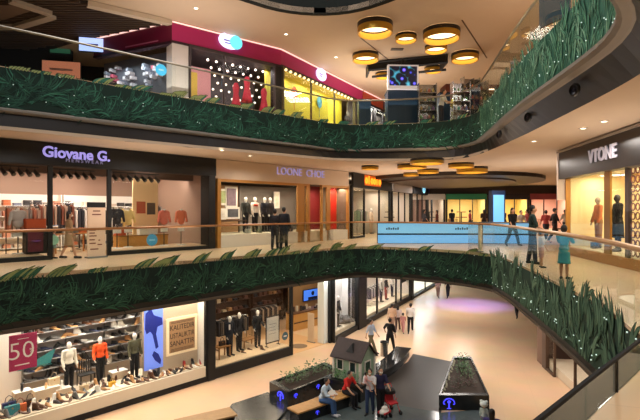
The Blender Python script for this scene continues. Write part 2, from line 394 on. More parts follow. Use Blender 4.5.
def balustrade(label, line, zb, zsolid, zrail, rail_m, style, step=1.5, rail_r=0.035, tips=0.4, dense=34, seed=1, beads=40, rail=True, back=True, lw=(0.04, 0.075), llen=(0.4, 0.65), ylw=0.75):
    rnd = random.Random(seed); line = resample(line, step)
    mid = line[len(line)//2]; root = empty('balustrade', (mid[0], mid[1], zb), label=label, cat='balustrade')
    off = Vector((-mid[0], -mid[1], -zb))
    bead_me = None; spots = []
    for a, b in zip(line, line[1:]):
        L = math.hypot(b[0]-a[0], b[1]-a[1]); rz = math.atan2(b[1]-a[1], b[0]-a[0]); loc = Vector((a[0], a[1], zb)) + off
        H = zrail - zb
        g = obj('glass_panel', MB().box(0.006, L-0.006, 0.0, 0.014, 0.02, H-0.02), RAILGLASS, root, loc=loc, rz=rz)
        mb = MB(); hs = zsolid - zb
        if back: mb.box(0, L, -0.004, -0.002, 0.0, hs*0.95, 5)
        # clusters of long curved leaves that sweep the same way, each with a dark outline
        nc = max(1, int(dense*L/6))
        for i in range(nc):
            cx = (i + rnd.random())/nc*L; cz = rnd.uniform(-0.05, hs*0.62) if style == 'swirl' else rnd.uniform(-0.4, hs*0.78)
            if style == 'swirl': a0 = rnd.choice((0.25, 0.5, 0.8, 2.6)) + rnd.uniform(-0.2, 0.2); bend = rnd.choice((-1, 1, 1))*rnd.uniform(0.5, 1.3); fan = 0.15
            else: a0 = PI/2 + rnd.uniform(-0.45, 0.3); bend = rnd.choice((-1, 1))*rnd.uniform(0.4, 1.2); fan = 0.14
            lim = hs + (tips*(0.3 + 0.7*rnd.random()) if style == 'tall' else 0.02)
            for j in range(6):
                ang = a0 + (j-2.5)*fan*rnd.uniform(0.6, 1.3); LL = rnd.uniform(*llen); x = cx + rnd.uniform(-0.12, 0.12); z = max(0.0, cz + rnd.uniform(-0.1, 0.1))
                endz = z + math.sin(ang+bend*0.5)*LL
                if endz > lim: LL *= max(0.35, (lim-z)/max(0.01, endz-z))
                ex = x + math.cos(ang+bend*0.5)*LL
                if z + 0.5*LL > lim: z = max(0, lim-0.6*LL)
                leaf(mb, min(max(x, 0), L), z, ang, LL, rnd.uniform(*lw), -0.008 - rnd.random()*0.022, bend, rnd.choice((0, 0, 1, 1, 3)), 2)
        if tips > 0 and style == 'swirl':
            for k in range(max(1, int(L*1.5))):
                x0 = rnd.random()*L; aa = rnd.uniform(0.75, 1.0); up = rnd.random() < 0.75
                for j in range(6):
                    leaf(mb, x0+j*0.085, hs*0.93, aa + j*0.03, (tips*1.25 if up else tips*.5)*rnd.uniform(0.8, 1.05), 0.05, -0.006-0.002*j, -0.5, 4 if rnd.random() < ylw else 3, 2)
        obj('leaf_pattern', mb, [GA, GB, GC, GD, GY, BACKG], root, loc=loc, rz=rz)
        spots += [(a, b, L, hs) for _ in range(max(1, round(beads*L/ (step*(len(line)-1)))))]
    for (a, b, L, hs) in spots[:95]:
        t = rnd.random(); x = a[0]+(b[0]-a[0])*t; y = a[1]+(b[1]-a[1])*t; nx, ny = (b[1]-a[1])/L, -(b[0]-a[0])/L
        p = Vector((x+nx*0.04, y+ny*0.04, zb + rnd.choice((0.12, 0.25, 0.3, hs*0.55, hs*0.9))+rnd.uniform(-.05, .05))) + off
        if bead_me is None:
            o = obj('glow_bead', MB().ball((0,0,0), 0.013, 1), mat((200, 225, 215), 0.3, emit=1.1), root, loc=p); bead_me = o  # emissive beads for the sparkle dots along the leaves
        else:
            c = bead_me.copy(); C.objects.link(c); c.parent = root; c.location = p
    if rail:
        loc = off
        m = MB()
        r = rail_r; m.sweep(line, [(0.007+r*math.cos(k*PI/4), zrail + r*math.sin(k*PI/4)) for k in range(8)])
        obj('handrail', m, rail_m, root, loc=loc)
    return root
# ---------------------------------------------------------------- the shell
# atrium edge of the first floor and of the second floor (plan)
E1L = [(-13.4, 5.4), (-10.09, 9.11), (-6.07, 13.56), (-2.05, 18.0), (0.6, 20.95)]
E1F = smooth_line([(0.6, 20.95), (1.35, 21.7), (2.4, 21.8), (4.3, 20.7), (5.9, 19.2), (6.4, 17.9)], 2)
E1R = smooth_line([(6.4, 17.9), (6.35, 16.8), (6.1, 15.0), (5.3, 10.6), (4.62, 7.5), (4.22, 6.5), (3.9, 5.4), (3.95, 4.7)], 2)
KERB = [(3.7, 5.31), (3.18, 4.79), (2.03, 3.66), (0.5, 2.13), (-1.6, 1.3), (-6.0, 1.0)]
E2L = smooth_line([(-14.5, 8.2), (-12.2, 10.5), (-8.85, 13.15), (-5.43, 16.3), (-2.6, 18.95), (-0.44, 20.9)], 1)
E2F = smooth_line([(-0.44, 20.9), (0.5, 21.9), (1.6, 22.3), (3.5, 22.0), (5.5, 21.5), (6.3, 20.4), (6.35, 19.0)], 2)
E2R = smooth_line([(6.35, 19.0), (6.15, 17.6), (5.38, 13.04), (5.03, 9.7), (4.86, 8.35), (4.70, 7.6), (4.40, 6.85), (4.0, 6.3), (3.3, 5.6), (2.6, 5.0)], 1)
B2 = smooth_line([(-14.5, 8.2), (-12.2, 10.5), (-8.85, 13.15), (-5.43, 16.3), (-2.4, 18.8), (-0.41, 20.5), (0.9, 21.5), (3.2, 21.6), (5.6, 21.3), (6.4, 19.8), (6.15, 15.2), (5.63, 10.3), (5.4, 8.6), (5.2, 7.6), (4.8, 6.6), (4.0, 5.6), (3.2, 4.8)], 1)
FLOOR0 = tiled_floor('polished_stone', (234, 196, 156), 1.2, 0.28, 0.93, 0.015, 0.3)
FLOOR1 = tiled_floor('cream_tiles', (230, 196, 154), 0.9, 0.3, 0.85, 0.02, 0.3)
from mathutils.geometry import tessellate_polygon
def poly(name, pts, z0, z1, m):
    """a slab with a concave outline: clean triangles on both faces"""
    mb = MB(); pts = [tuple(p[:2]) for p in pts]
    tris = tessellate_polygon([[Vector((p[0], p[1], 0)) for p in pts]])
    lo = [mb.b.verts.new((*p, z0)) for p in pts]; hi = [mb.b.verts.new((*p, z1)) for p in pts]
    for t in tris:
        for L in (lo, hi):
            try: mb.b.faces.new([L[i] for i in t])
            except ValueError: pass
    for i in range(len(pts)):
        j = (i+1) % len(pts); mb.b.faces.new((lo[i], lo[j], hi[j], hi[i]))
    return structure(name, mb, m)
poly('floor', [(-24, -4), (30, -4), (30, 62), (-24, 62)], -0.3, 0.0, FLOOR0)
poly('floor_upper', E1L[:-1] + E1F + E1R[1:] + KERB + [(-10, 0.5), (-10, -4), (30, -4), (30, 62), (-26, 62), (-26, 5.4)], 5.45, L1, FLOOR1)
poly('ceiling_lower', [(a+0.0, b) for a, b in E1L[:-1] + E1F + E1R[1:]] + KERB + [(-10, 0.5), (-10, -4), (30, -4), (30, 62), (-26, 62), (-26, 5.4)], C0, C0+0.08, mat((92, 80, 66), 0.7))
o1 = E1L[:-1] + E1F + E1R[1:]
mb = MB(); mb.sweep(o1, [(0.05, 4.17), (0.02, 4.45), (0.05, 4.46), (0.05, 5.59), (0.3, 5.59), (0.3, 4.17)])
structure('trim_first_floor_fascia', mb, mat((44, 43, 40), 0.5))
mb = MB(); mb.sweep(KERB, [(0.0, 4.17), (0.0, 5.59), (-0.3, 5.59), (-0.3, 4.17)]); structure('trim_near_floor_edge', mb, CHAR)
# second floor: grey rounded cap under the leaf glass, then the dark fascia, then the ceiling below
e2 = E2L + E2F[1:] + E2R[1:]
def cap(line, r, w):
    mb = MB(); mb.sweep(line, [(0.06 + w - w*2*math.sin(a)*0.5 if False else 0.06 - w*math.sin(a), 10.0 + r*math.cos(a)) for a in [k*PI/5 for k in range(6)]] + [(0.5, 10.0-r), (0.5, 10.0+r)])
    return structure('trim_fascia_cap', mb, mat((124, 118, 110), 0.5))
cap(E2L + E2F[1:], 0.08, 0.12); cap(E2R, 0.115, 0.2)
# fascia lofted between cap line and the ceiling edge
def loft(name, A, B, za, zb, m, n=60):
    A = resample(A, 0.5); B2_ = resample(B, 0.5)
    def pick(L, t):
        i = t*(len(L)-1); k = min(int(i), len(L)-2); f = i-k; return (L[k][0]+(L[k+1][0]-L[k][0])*f, L[k][1]+(L[k+1][1]-L[k][1])*f)
    # pair points by nearest distance for an even loft
    mb = MB(); rows = []
    j = 0
    for p in A:
        q = min(range(len(B2_)), key=lambda i: (B2_[i][0]-p[0])**2 + (B2_[i][1]-p[1])**2)
        rows.append((mb.b.verts.new((p[0], p[1], za)), mb.b.verts.new((B2_[q][0], B2_[q][1], zb))))
    for a, b in zip(rows, rows[1:]):
        try: mb.b.faces.new((a[0], b[0], b[1], a[1]))
        except ValueError: pass
    return structure(name, mb, m)
e2in = [(p[0]+normal_at(e2, i)[0]*0.06, p[1]+normal_at(e2, i)[1]*0.06) for i, p in enumerate(e2)]
loft('trim_second_floor_fascia', e2in, resample(B2, 0.15), 9.95, C1, mat((30, 26, 26), 0.35))
mb = MB(); mb.sweep(e2, [(0.07, 10.05), (0.07, 11.15), (0.3, 11.15), (0.3, 10.05)]); structure('trim_slab_edge', mb, DARK)
poly('ceiling_middle', B2 + [(3.2, -4), (30, -4), (30, 62), (-26, 62), (-26, 8.2)], C1, C1+0.1, CEIL)
poly('floor_top', e2 + [(2.6, -4), (30, -4), (30, 62), (-26, 62), (-26, 8.2)], 11.1, L2, FLOOR1)
V3 = smooth_line([(-12.5, 9.0), (-2.65, 18.2), (-0.95, 19.25), (0.95, 19.25), (2.46, 18.2), (6.0, 14.2), (6.2, 4.0)], 2)
poly('ceiling_upper', V3 + [(6.2, -4), (30, -4), (30, 62), (-26, 62), (-26, 9.0)], C2, C2+0.2, CEIL)
mb = MB(); mb.sweep(V3, [(0.0, C2-0.02), (0.0, C2+1.3), (0.25, C2+1.3), (0.25, C2-0.02)]); structure('trim_third_floor_fascia', mb, mat((4, 14, 12), 0.95))
# outer walls
for nm, x0, x1, y0, y1 in (('wall_far', -26, 30, 61.7, 62), ('wall_left', -26.3, -26, -4, 62), ('wall_right', 30, 30.3, -4, 62)):
    structure(nm, MB().box(x0, x1, y0, y1, 0, 16), mat((120, 100, 84), 0.8))
structure('wall_back', MB().box(-26, 20, -4.3, -4, 0, 16), mat((120, 110, 100), 0.8))

# leaf-printed balustrades
RAILW = mat((168, 118, 74), 0.3, 0.55); RAILS = mat((150, 146, 136), 0.3, 0.8)
balustrade('first-floor glass balustrade with dark green leaves in front of the left shops', E1L, 4.45, 5.55, 6.7, RAILW, 'swirl', beads=60, dense=100, tips=0.42, seed=3, lw=(.024, .05), llen=(.35, .62))
balustrade('first-floor leaf-printed balustrade at the far end before the light blue counter', E1F, 4.45, 5.55, 6.7, RAILW, 'swirl', step=1.3, beads=16, dense=100, tips=0.36, seed=5, lw=(.024, .05), llen=(.35, .6))
_keep = (GA, GB, GC, GD); GA, GB, GC, GD = mat((66, 104, 80), 0.8), mat((80, 120, 94), 0.8), mat((18, 44, 33), 0.9), mat((106, 144, 114), 0.8); _bk = BACKG; BACKG = mat((36, 66, 50), 0.9, noise=.2)  # paler greens: the light on this glass is put into the leaf colours
balustrade('first-floor balustrade with tall dark leaves curving in along the right walkway', E1R, 4.45, 5.6, 6.7, mat((190, 145, 88), 0.3, 0.6), 'tall', beads=60, dense=60, tips=0.5, step=0.9, seed=6, rail_r=0.045, lw=(0.06, 0.11), llen=(0.45, 0.75))
GA, GB, GC, GD = mat((16, 62, 50), 0.8), mat((26, 80, 62), 0.8), mat((4, 28, 23), 0.9), mat((46, 110, 88), 0.8); BACKG = mat((8, 40, 32), 0.9, noise=.3, scale=4)
balustrade('second-floor glass balustrade with swirling green leaves below the purple shop', E2L, 10.08, 11.24, 12.3, RAILS, 'swirl', beads=60, dense=110, tips=0.34, seed=8, ylw=.8, lw=(.022, .046), llen=(.35, .65))
balustrade('second-floor leaf balustrade at the far corner below the hanging screen', E2F, 10.08, 11.24, 12.3, RAILS, 'swirl', step=1.2, beads=24, dense=110, tips=0.24, seed=9, ylw=.2, lw=(.022, .046), llen=(.35, .6))
GAb, GBb = GA, GB
GA, GB, GC, GD = mat((58, 124, 94), 0.6), mat((82, 150, 116), 0.6), mat((20, 66, 52), 0.8), mat((128, 182, 148), 0.6); BACKG = mat((40, 100, 78), 0.8, noise=.2)  # lightest greens, this stretch of glass is coloured as lit
BACKG2 = GC
balustrade('second-floor balustrade with pale green grass-like leaves sweeping up to the near right', E2R, 10.08, 11.28, 12.3, RAILS, 'tall', beads=60, dense=84, tips=0.45, step=1.0, seed=12, lw=(0.022, 0.05), llen=(0.4, 0.75))
# near low glass upstand with a black cap
root = empty('glass_upstand', (3.0, 4.6, L1), label='low glass upstand with black cap edging the near orange-beige floor', cat='balustrade')
off = Vector((-3.0, -4.6, -L1))
k2 = [(3.45, 5.06)] + KERB[1:4]
for a, b in zip(k2, k2[1:]):
    L = math.hypot(b[0]-a[0], b[1]-a[1])
    obj('glass_panel', MB().box(0.005, L-0.005, -0.007, 0.007, 0.0, 0.29), RAILGLASS, root, loc=Vector((a[0], a[1], L1))+off, rz=math.atan2(b[1]-a[1], b[0]-a[0]))
obj('cap', MB().sweep(k2, [(-0.014, L1+0.285), (0.014, L1+0.285), (0.014, L1+0.312), (-0.014, L1+0.312)]), mat((5, 5, 6), 0.9), root, loc=off)
obj('panel_joint', MB().box(-0.012, 0.012, -0.012, 0.012, 0, 0.3), BLACK, root, loc=Vector((2.62, 4.24, L1))+off, rz=PI/4)
# fascia loudspeakers / spot fittings
def fascia_fit(px, py, d, r, label, rz):
    p = atd(px, py, d); t = empty('fascia_loudspeaker', p, rz, label=label, cat='loudspeaker', group='round fascia loudspeakers')
    obj('speaker_ring', MB().lathe([(r, 0), (r, 0.06), (r*0.8, 0.08), (r*0.78, 0.03)], seg=20), DARK, t).rotation_euler = (0, PI/2*-1, 0)
    obj('speaker_cone', MB().lathe([(r*0.78, 0.03), (r*0.3, 0.0), (r*0.28, 0.05), (0.001, 0.06)], seg=16), mat((18, 18, 40), 0.3), t).rotation_euler = (0, -PI/2, 0)
fascia_fit(576, 90, 9.75, 0.13, 'largest round loudspeaker set in the dark upper right fascia', 0.2)
fascia_fit(529, 117.5, 12.9, 0.13, 'middle round loudspeaker in the dark upper right fascia', 0.15)
fascia_fit(500, 134.5, 15.7, 0.13, 'farthest round loudspeaker in the dark upper right fascia', 0.1)

# ceilings: small spots, ring lamps, slatted ceiling
spot0 = None
def ceil_spot(px, py, z, label):
    global spot0
    p = at(px, py, z)
    if spot0 is None:
        t = empty('ceiling_spotlight', p, label=label, cat='ceiling light', group='small recessed ceiling spotlights')
        obj('ring', MB().lathe([(0.10, 0), (0.10, -0.02), (0.07, -0.02), (0.07, 0.0)], seg=14), WHITE, t)
        obj('bulb', MB().lathe([(0.069, -0.008), (0.001, -0.012)], seg=14), mat((255, 240, 215), 0.5, emit=8), t); spot0 = t
    else: copy_tree(spot0, loc=p, label=label)
ceil_spot(196, 8, C2, 'bright recessed ceiling spot above the purple shop corner')
ceil_spot(286, 34, C2, 'recessed ceiling spot above the second purple fascia bend')
ceil_spot(336, 57, C2, 'recessed ceiling spot between the purple fascia and the smallest left ring lamp')
ceil_spot(222, 150, C1, 'recessed spot in the ceiling strip left of the beige shop')
ceil_spot(250, 155.5, C1, 'recessed spot in the ceiling strip above the beige shop')
ceil_spot(583, 128, C1, 'recessed spot in the ceiling above the black right shop header')
ceil_spot(604, 121, C1, 'recessed spot in the ceiling nearest the right frame edge')
ceil_spot(534, 141, C1, 'recessed spot in the middle ceiling near the dark oval')
RING = None
def ring(px, py, z, dia, hgt, label, grp='gold ring lamps under the ceiling'):
    global RING
    p = at(px, py, z)
    if RING is None:
        t = empty('ceiling_ring_lamp', p, label=label, cat='ceiling lamp', group=grp); R = 0.5
        obj('gold_band', MB().lathe([(R, -1.0), (R, -0.42), (R-0.03, -0.42), (R-0.03, -1.0), (R, -1.0)], seg=40), mat((200, 156, 56), 0.35, 0.6), t, smooth=False)
        obj('top_band', MB().lathe([(R+0.005, -0.42), (R+0.005, -0.02), (R-0.035, -0.02), (R-0.035, -0.42), (R+0.005, -0.42)], seg=40), mat((40, 30, 18), 0.4), t)
        obj('diffuser', MB().lathe([(R-0.05, -0.3), (0.001, -0.3)], seg=32), mat((255, 222, 170), 0.5, emit=3.5), t)
        RING = t
        t.scale = (dia, dia, hgt); return
    copy_tree(RING, loc=p, scale=(dia, dia, hgt), label=label, group=grp)
for px, w, top, h, lb in ((375, 35, 23, 0.46, 'large gold ring lamp nearest the ceiling edge, left of the pair'), (441.5, 36, 30, 0.42, 'large gold ring lamp right of the middle of the ceiling'),
        (406, 21, 35, 0.27, 'small gold ring lamp between the two large ones'), (436, 22, 46, 0.25, 'small gold ring lamp just under the right large ring'),
        (365.5, 26, 54, 0.34, 'medium gold ring lamp left of the hanging screen'), (465, 26.5, 53.5, 0.36, 'medium gold ring lamp right of the black truss'),
        (433, 17, 67, 0.26, 'small gold ring lamp partly behind the black truss'), (384, 17, 73, 0.26, 'small gold ring lamp behind the left end of the truss')):
    d = F*(C2-E)/(HY-top); ring(px, top, C2-0.02, w/F*d, h, lb)
for px, w, top, h, lb in ((427, 33, 159, 0.22, 'gold ring lamp, widest, under the middle ceiling'), (412, 29, 164, 0.22, 'gold ring lamp overlapping the widest on its left'),
        (370, 17, 165.5, 0.2, 'small lone gold ring lamp under the middle ceiling above the orange sign'), (428, 21, 169, 0.22, 'small gold ring lamp below the widest one'),
        (461, 25, 163, 0.22, 'gold ring lamp left of the dark ceiling oval'), (472, 30, 167, 0.3, 'gold ring lamp touching the dark ceiling oval'),
        (411, 15, 172.5, 0.2, 'smallest gold ring lamp under the middle ceiling')):
    d = F*(C1-E)/(HY-top); ring(px, top, C1-0.01, w/F*d, h, lb, 'gold ring lamps under the first-floor ceiling')
# slatted dark ceiling, upper left
sl = [at(88, 0, C2), at(172, 19.5, C2)]
a, b = sl; mb = MB()
mb.prism([(a.x, a.y), (b.x, b.y), (b.x-3.6, b.y+1.5), (-24, 30), (-24, 12)], C2-0.07, C2-0.02)
structure('ceiling_slat_backing', mb, mat((30, 24, 22), 0.8))
mb = MB()
for i in range(60):
    y = 12 + i*0.22
    x1 = a.x + (y-a.y)*(b.x-a.x)/(b.y-a.y) if y < b.y else b.x - 3.6*(y-b.y)/1.5
    if x1 > -23: mb.box(-23.5, x1-0.05, y, y+0.08, C2-0.16, C2-0.07)
structure('ceiling_slats', mb, mat((84, 70, 60), 0.7))
mb = MB(); d = (b-a).normalized(); nn = Vector((d.y, -d.x, 0))
mb.prism([(a+nn*0.03)[:2], (b+nn*0.03)[:2], (b-nn*0.28)[:2], (a-nn*0.28)[:2]], C2-0.2, C2-0.02); structure('trim_cove_lip', mb, mat((205, 190, 170), 0.6))
# pale triangular soffit frame at the upper left corner
mb = MB()
tri = [at(8, 0, 15.0), at(48, 13, 15.0), at(12, 24, 15.0), at(-60, 26, 15.0), at(-60, 0, 15.0)]
for p, q, w in ((tri[0], tri[1], 0.35), (tri[1], tri[2], 0.35), (tri[2], tri[3], 0.3)):
    dd = (q-p).normalized(); n2 = Vector((-dd.y, dd.x, 0))*w
    mb.prism([p[:2], q[:2], (q-n2)[:2], (p-n2)[:2]], 14.86, 15.0)
structure('trim_soffit_frame', mb, mat((190, 176, 160), 0.6))
mb = MB(); mb.prism([p[:2] for p in [at(-60, 4, 15.0), at(14, 4, 15.0), at(30, 10, 15.0), at(4, 19, 15.0), at(-60, 20, 15.0)]], 14.95, 15.0); structure('ceiling_soffit', mb, mat((120, 100, 84), 0.7))
# dark oval recess in the middle ceiling
mb = MB(); cx, cy = 9.0, 35.5
def oval(rx, ry, cx=cx, cy=cy): return [(cx+rx*math.cos(t*PI/20), cy+ry*math.sin(t*PI/20)) for t in range(40)]
mb.prism(oval(6.6, 8.5), C1-0.22, C1-0.001); structure('ceiling_dark_oval', mb, mat((38, 28, 22), 0.5))
mb = MB(); mb.prism(oval(4.8, 6.6), C1-0.3, C1-0.22); structure('ceiling_oval_centre', mb, mat((88, 70, 60), 0.5))
# thin line grooves on the top ceiling
for p, q in (((462, 20), (487, 58)), ((361, 38), (389, 60))):
    a = at(*p, C2); b = at(*q, C2); dd = (b-a).normalized(); n2 = Vector((-dd.y, dd.x, 0))*0.03
    structure('trim_ceiling_joint', MB().prism([(a-n2)[:2], (b-n2)[:2], (b+n2)[:2], (a+n2)[:2]], C2-0.012, C2), mat((90, 66, 48), 0.6))
a = at(397, 49, C2); obj('ceiling_vent', MB().box(-0.3, 0.3, -0.15, 0.15, -0.03, 0), mat((70, 60, 50), 0.6), loc=a, label='small square vent in the ceiling beside the smallest ring lamps', cat='vent')
# ---------------------------------------------------------------- shop fronts: shared pieces
U = (0.67, 0.742)
P0 = (-12.76, 11.52)
FA0 = Fac(P0, (P0[0]+U[0], P0[1]+U[1]), L0)
FB0 = Fac((0.54, 25.8), (0.54+0.46, 25.8+0.888), L0)
def storefront(fc, s0, s1, label, top, kick=0.2, panel=None, mull=(), frame=None, mw=0.06, header=None, door=(), post=0.1, glass=True, gd=0.0, cat='shop front'):
    """frame, kick panel, mullions and panes between s0 and s1; door = (sa, sb) openings"""
    frame = frame or BLACK; r = fc.root('storefront', s0, label=label, cat=cat); W = s1-s0
    mb = MB().box(0, post, -0.08, 0.08, 0, top).box(W-post, W, -0.08, 0.08, 0, top).box(post, W-post, -0.07, 0.07, top-0.12, top)
    obj('frame', mb, frame, r)
    segs = []; xs = [post] + [m-s0 for m in mull] + [W-post]
    for a, b in zip(xs, xs[1:]):
        c = (a+b)/2 + s0
        if any(d[0] <= c <= d[1] for d in door): continue
        if kick: obj('kick_plate', MB().box(a, b, -0.07, 0.05, 0, kick), frame, r)
        zt = kick
        if panel: obj('base_panel', MB().box(a, b, -0.05, 0.03, kick, kick+panel[0]), panel[1], r); zt = kick+panel[0]
        if glass: obj('glass_pane', MB().box(a+0.01, b-0.01, -0.006, 0.006, zt, top-0.12), GLASS, r)
    for m in mull: obj('mullion', MB().box(m-s0-mw/2, m-s0+mw/2, -0.05, 0.05, 0, top-0.1), frame, r)
    if header: obj('header_panel', MB().box(0, W, -0.16, -0.02, header[0], header[1]), header[2], r)
    return r
def room(fc, s0, s1, D, H, wall, floorm, ceil=None, zf=0.0, sides=(1, 1)):
    fc.struct('wall_shop_back', MB().box(s0, s1, D, D+0.1, 0, H), wall)
    if sides[0]: fc.struct('wall_shop_side', MB().box(s0-0.05, s0+0.05, 0.1, D, 0, H), wall)
    if sides[1]: fc.struct('wall_shop_side', MB().box(s1-0.05, s1+0.05, 0.1, D, 0, H), wall)
    fc.struct('ceiling_shop', MB().box(s0, s1, 0.1, D, H, H+0.08), ceil or wall)
    if zf: fc.struct('floor_window_platform', MB().box(s0+0.06, s1-0.06, 0.1, zf[0], 0.02, zf[1]), floorm)
def sign(fc, s, dep, h, txt, size, m, label, cat='sign', ext=0.02, bold=0.0, sx=1.0):
    r = fc.root('shop_sign', s, dep, h, label=label, cat=cat)
    me = text_mesh(txt, size, ext, bold=bold); me.transform(Matrix.Diagonal((sx, 1, 1, 1))); obj('lettering', me, m, r); return r

# ---- shoes
def shoe_mesh(kind):
    mb = MB(); b = mb.b; n = 10; st = []
    for i in range(n+1):
        t = i/n; x = t*0.28
        w = 0.034 + 0.012*math.sin(PI*min(1, t*1.15)) if t < 0.9 else 0.034*(1-(t-0.9)*5)
        heel = {'pump': 0.06, 'trainer': 0.0, 'boot': 0.03, 'loafer': 0.015}[kind]
        z0 = heel*max(0, 1-t*1.9)
        topz = {'pump': 0.065 if t < 0.15 else 0.03, 'trainer': 0.09, 'boot': 0.20, 'loafer': 0.065}[kind]
        if t < 0.35: zt = z0+topz
        else: zt = z0+0.03+(topz-0.03)*max(0, 1-(t-0.35)/0.35)**1.3 + (0.02 if kind != 'pump' else 0.012)*(1-t)
        st.append((x, w, z0, max(zt, z0+0.025)))
    rows = []
    for x, w, z0, zt in st:
        rows.append([b.verts.new((x-0.14, w*yy, z0+(zt-z0)*zz)) for yy, zz in ((-1, 0), (-1.0, 0.25), (-0.85, 0.65), (-0.35, 1), (0.35, 1), (0.85, 0.65), (1.0, 0.25), (1, 0))])
    for p, q in zip(rows, rows[1:]):
        for k in range(8):
            l = (k+1) % 8; f = b.faces.new((p[k], q[k], q[l], p[l])); f.material_index = 1 if k in (7, 0) else 0
    b.faces.new(rows[0]); b.faces.new(rows[-1][::-1])
    if kind == 'pump': mb.tube((-0.125, 0, 0), (-0.12, 0, 0.06), 0.007, 0.02, 6, 1)
    if kind in ('boot', 'loafer'): mb.box(-0.14, -0.08, -0.03, 0.03, 0, 0.03, 1)
    if kind == 'boot': mb.tube((-0.10, 0, 0.14), (-0.10, 0, 0.21), 0.045, 0.05, 10, 0)
    return mb
SHOES = {}
SHC = {'black': (24, 24, 26), 'brown': (92, 58, 36), 'tan': (178, 132, 84), 'white': (222, 218, 208), 'grey': (110, 108, 106), 'navy': (32, 40, 70), 'beige': (205, 180, 148), 'red': (150, 40, 34)}
def shoe(loc, rz, kind, c, label, group, sc=1.0):
    k = (kind, c)
    if k not in SHOES:
        o = obj('shoe', shoe_mesh(kind), [mat(SHC[c], 0.4), mat((40, 34, 30) if c != 'white' else (235, 235, 230), 0.6)], smooth=False)
        SHOES[k] = o.data
    else:
        o = bpy.data.objects.new('shoe', SHOES[k]); C.objects.link(o)
    o.location = loc; o.rotation_euler = (0, 0, rz); o.scale = (sc, sc, sc)
    kn = {'pump': 'heeled shoe', 'trainer': 'trainer', 'boot': 'ankle boot', 'loafer': 'flat shoe'}[kind]
    props(o, label=label.replace('#', c + ' ' + kn), cat='shoe', group=group); return o
ORD = ['lowest', 'second', 'third', 'fourth', 'fifth', 'sixth', 'seventh', 'top']

# ================================================================ ground floor: shoe shop
sA, sB = FA0.s(-60), FA0.s(207)
storefront(FA0, sA, sB, 'brightly lit wide shoe shop window in a black frame on the ground floor', 4.15, 0.22, (0.42, mat((222, 210, 186), 0.6)), [], mw=0.04)
room(FA0, sA, sB, 3.6, 4.15, mat((206, 200, 190), 0.7), CREAM, CREAM, (1.7, 0.66))
FA0.struct('wall_display_partition', MB().box(FA0.s(143.5, .62), FA0.s(203.5, .62), .62, .7, 0.66, 4.1), mat((196, 176, 150), 0.7))
s1 = FA0.s(22, 3.5); s2 = FA0.s(141, 3.3)
rk = FA0.root('shoe_rack', s1, 3.45, label='grey wall rack with seven long shelves of shoes behind the mannequins', cat='shelf')
obj('back_panel', MB().box(0, s2-s1, 0.08, 0.12, 0, 3.5), mat((156, 152, 147), 0.6), rk)
HS = [0.7 + 0.36*i for i in range(8)]
for h in HS: obj('shelf', MB().box(0, s2-s1, -0.32, 0.08, h-0.012, h), mat((134, 130, 126), .6), rk)
for i in range(4): obj('upright', MB().box((s2-s1)*i/3-0.01, (s2-s1)*i/3+0.01, -0.02, 0.08, 0.0, 3.5), GREY, rk)
rnd = random.Random(4); kinds = ['pump', 'trainer', 'boot', 'loafer']; cols = ['black', 'black', 'black', 'brown', 'black', 'tan', 'grey', 'navy', 'white']
n = int((s2-s1)/0.30)
for r_, h in enumerate(HS[:7]):
    for i in range(n):
        s = s1 + 0.2 + (s2-s1-0.4)*i/(n-1)
        if rnd.random() < 0.05: continue
        kd, cc = rnd.choice(kinds), rnd.choice(cols)
        shoe(FA0.w(s, 3.32, h), FA0.rz - PI/2 + rnd.choice((0.9, -0.9, 0.5, 1.2)), kd, cc, '# on the %s shelf of the grey shoe rack' % ORD[r_], 'shoes on the wall rack', 1.6)
kinds = ['pump', 'trainer', 'boot', 'loafer']; cols = ['black', 'brown', 'tan', 'black', 'white', 'brown', 'red', 'grey']
for i in range(90):
    px = -5 + 205*i/89; row = i % 3
    dep = (0.32, 0.68, 1.05)[row] + rnd.uniform(-.06, .06) if px < 140 else (.18, .3, .42)[row]; s = FA0.s(px, dep) + rnd.uniform(-.05, .05)
    zone = ('near the fifty percent poster', 'in front of the white-jacket mannequin', 'in front of the orange-top mannequin', 'in front of the olive-jacket mannequin', 'below the framed lettering poster')[min(4, int(max(px, 0)/42))]
    shoe(FA0.w(s, dep, 0.66), FA0.rz + rnd.uniform(-2.6, -0.4), rnd.choice(kinds), rnd.choice(cols), '# in the %s window row %s' % (('front', 'middle', 'back')[row], zone), 'shoes on the window platform', 1.15)
for i, (px, dp, w, h, lb) in enumerate(((46, 1.25, 0.8, 0.35, 'long cream display box behind shoes at the left of the window'), (62, 1.2, 0.5, 0.22, 'low cream display box at the feet of the white-jacket mannequin'),
        (118, 1.3, 0.6, 0.3, 'cream display box between orange and olive mannequins'), (22, 1.1, 0.5, 0.5, 'tall cream display box below the fifty percent poster'))):
    r = FA0.root('display_box', FA0.s(px, dp), dp, 0.66, label=lb, cat='display box')
    obj('box_body', MB().box(-w/2, w/2, -0.18, 0.18, 0, h-0.02), mat((214, 190, 160), 0.7), r); obj('box_top', MB().box(-w/2-.01, w/2+.01, -0.19, 0.19, h-0.02, h), WHITE, r)
    shoe(FA0.w(FA0.s(px, dp), dp, 0.66+h), FA0.rz-1.9, 'boot' if i % 2 else 'pump', ('tan', 'white', 'brown', 'black')[i], ('# on the long cream display box', '# on the low box near the white jacket', '# on the box beside the olive jacket', '# on the tall box under the sale poster')[i], 'shoes on display boxes')
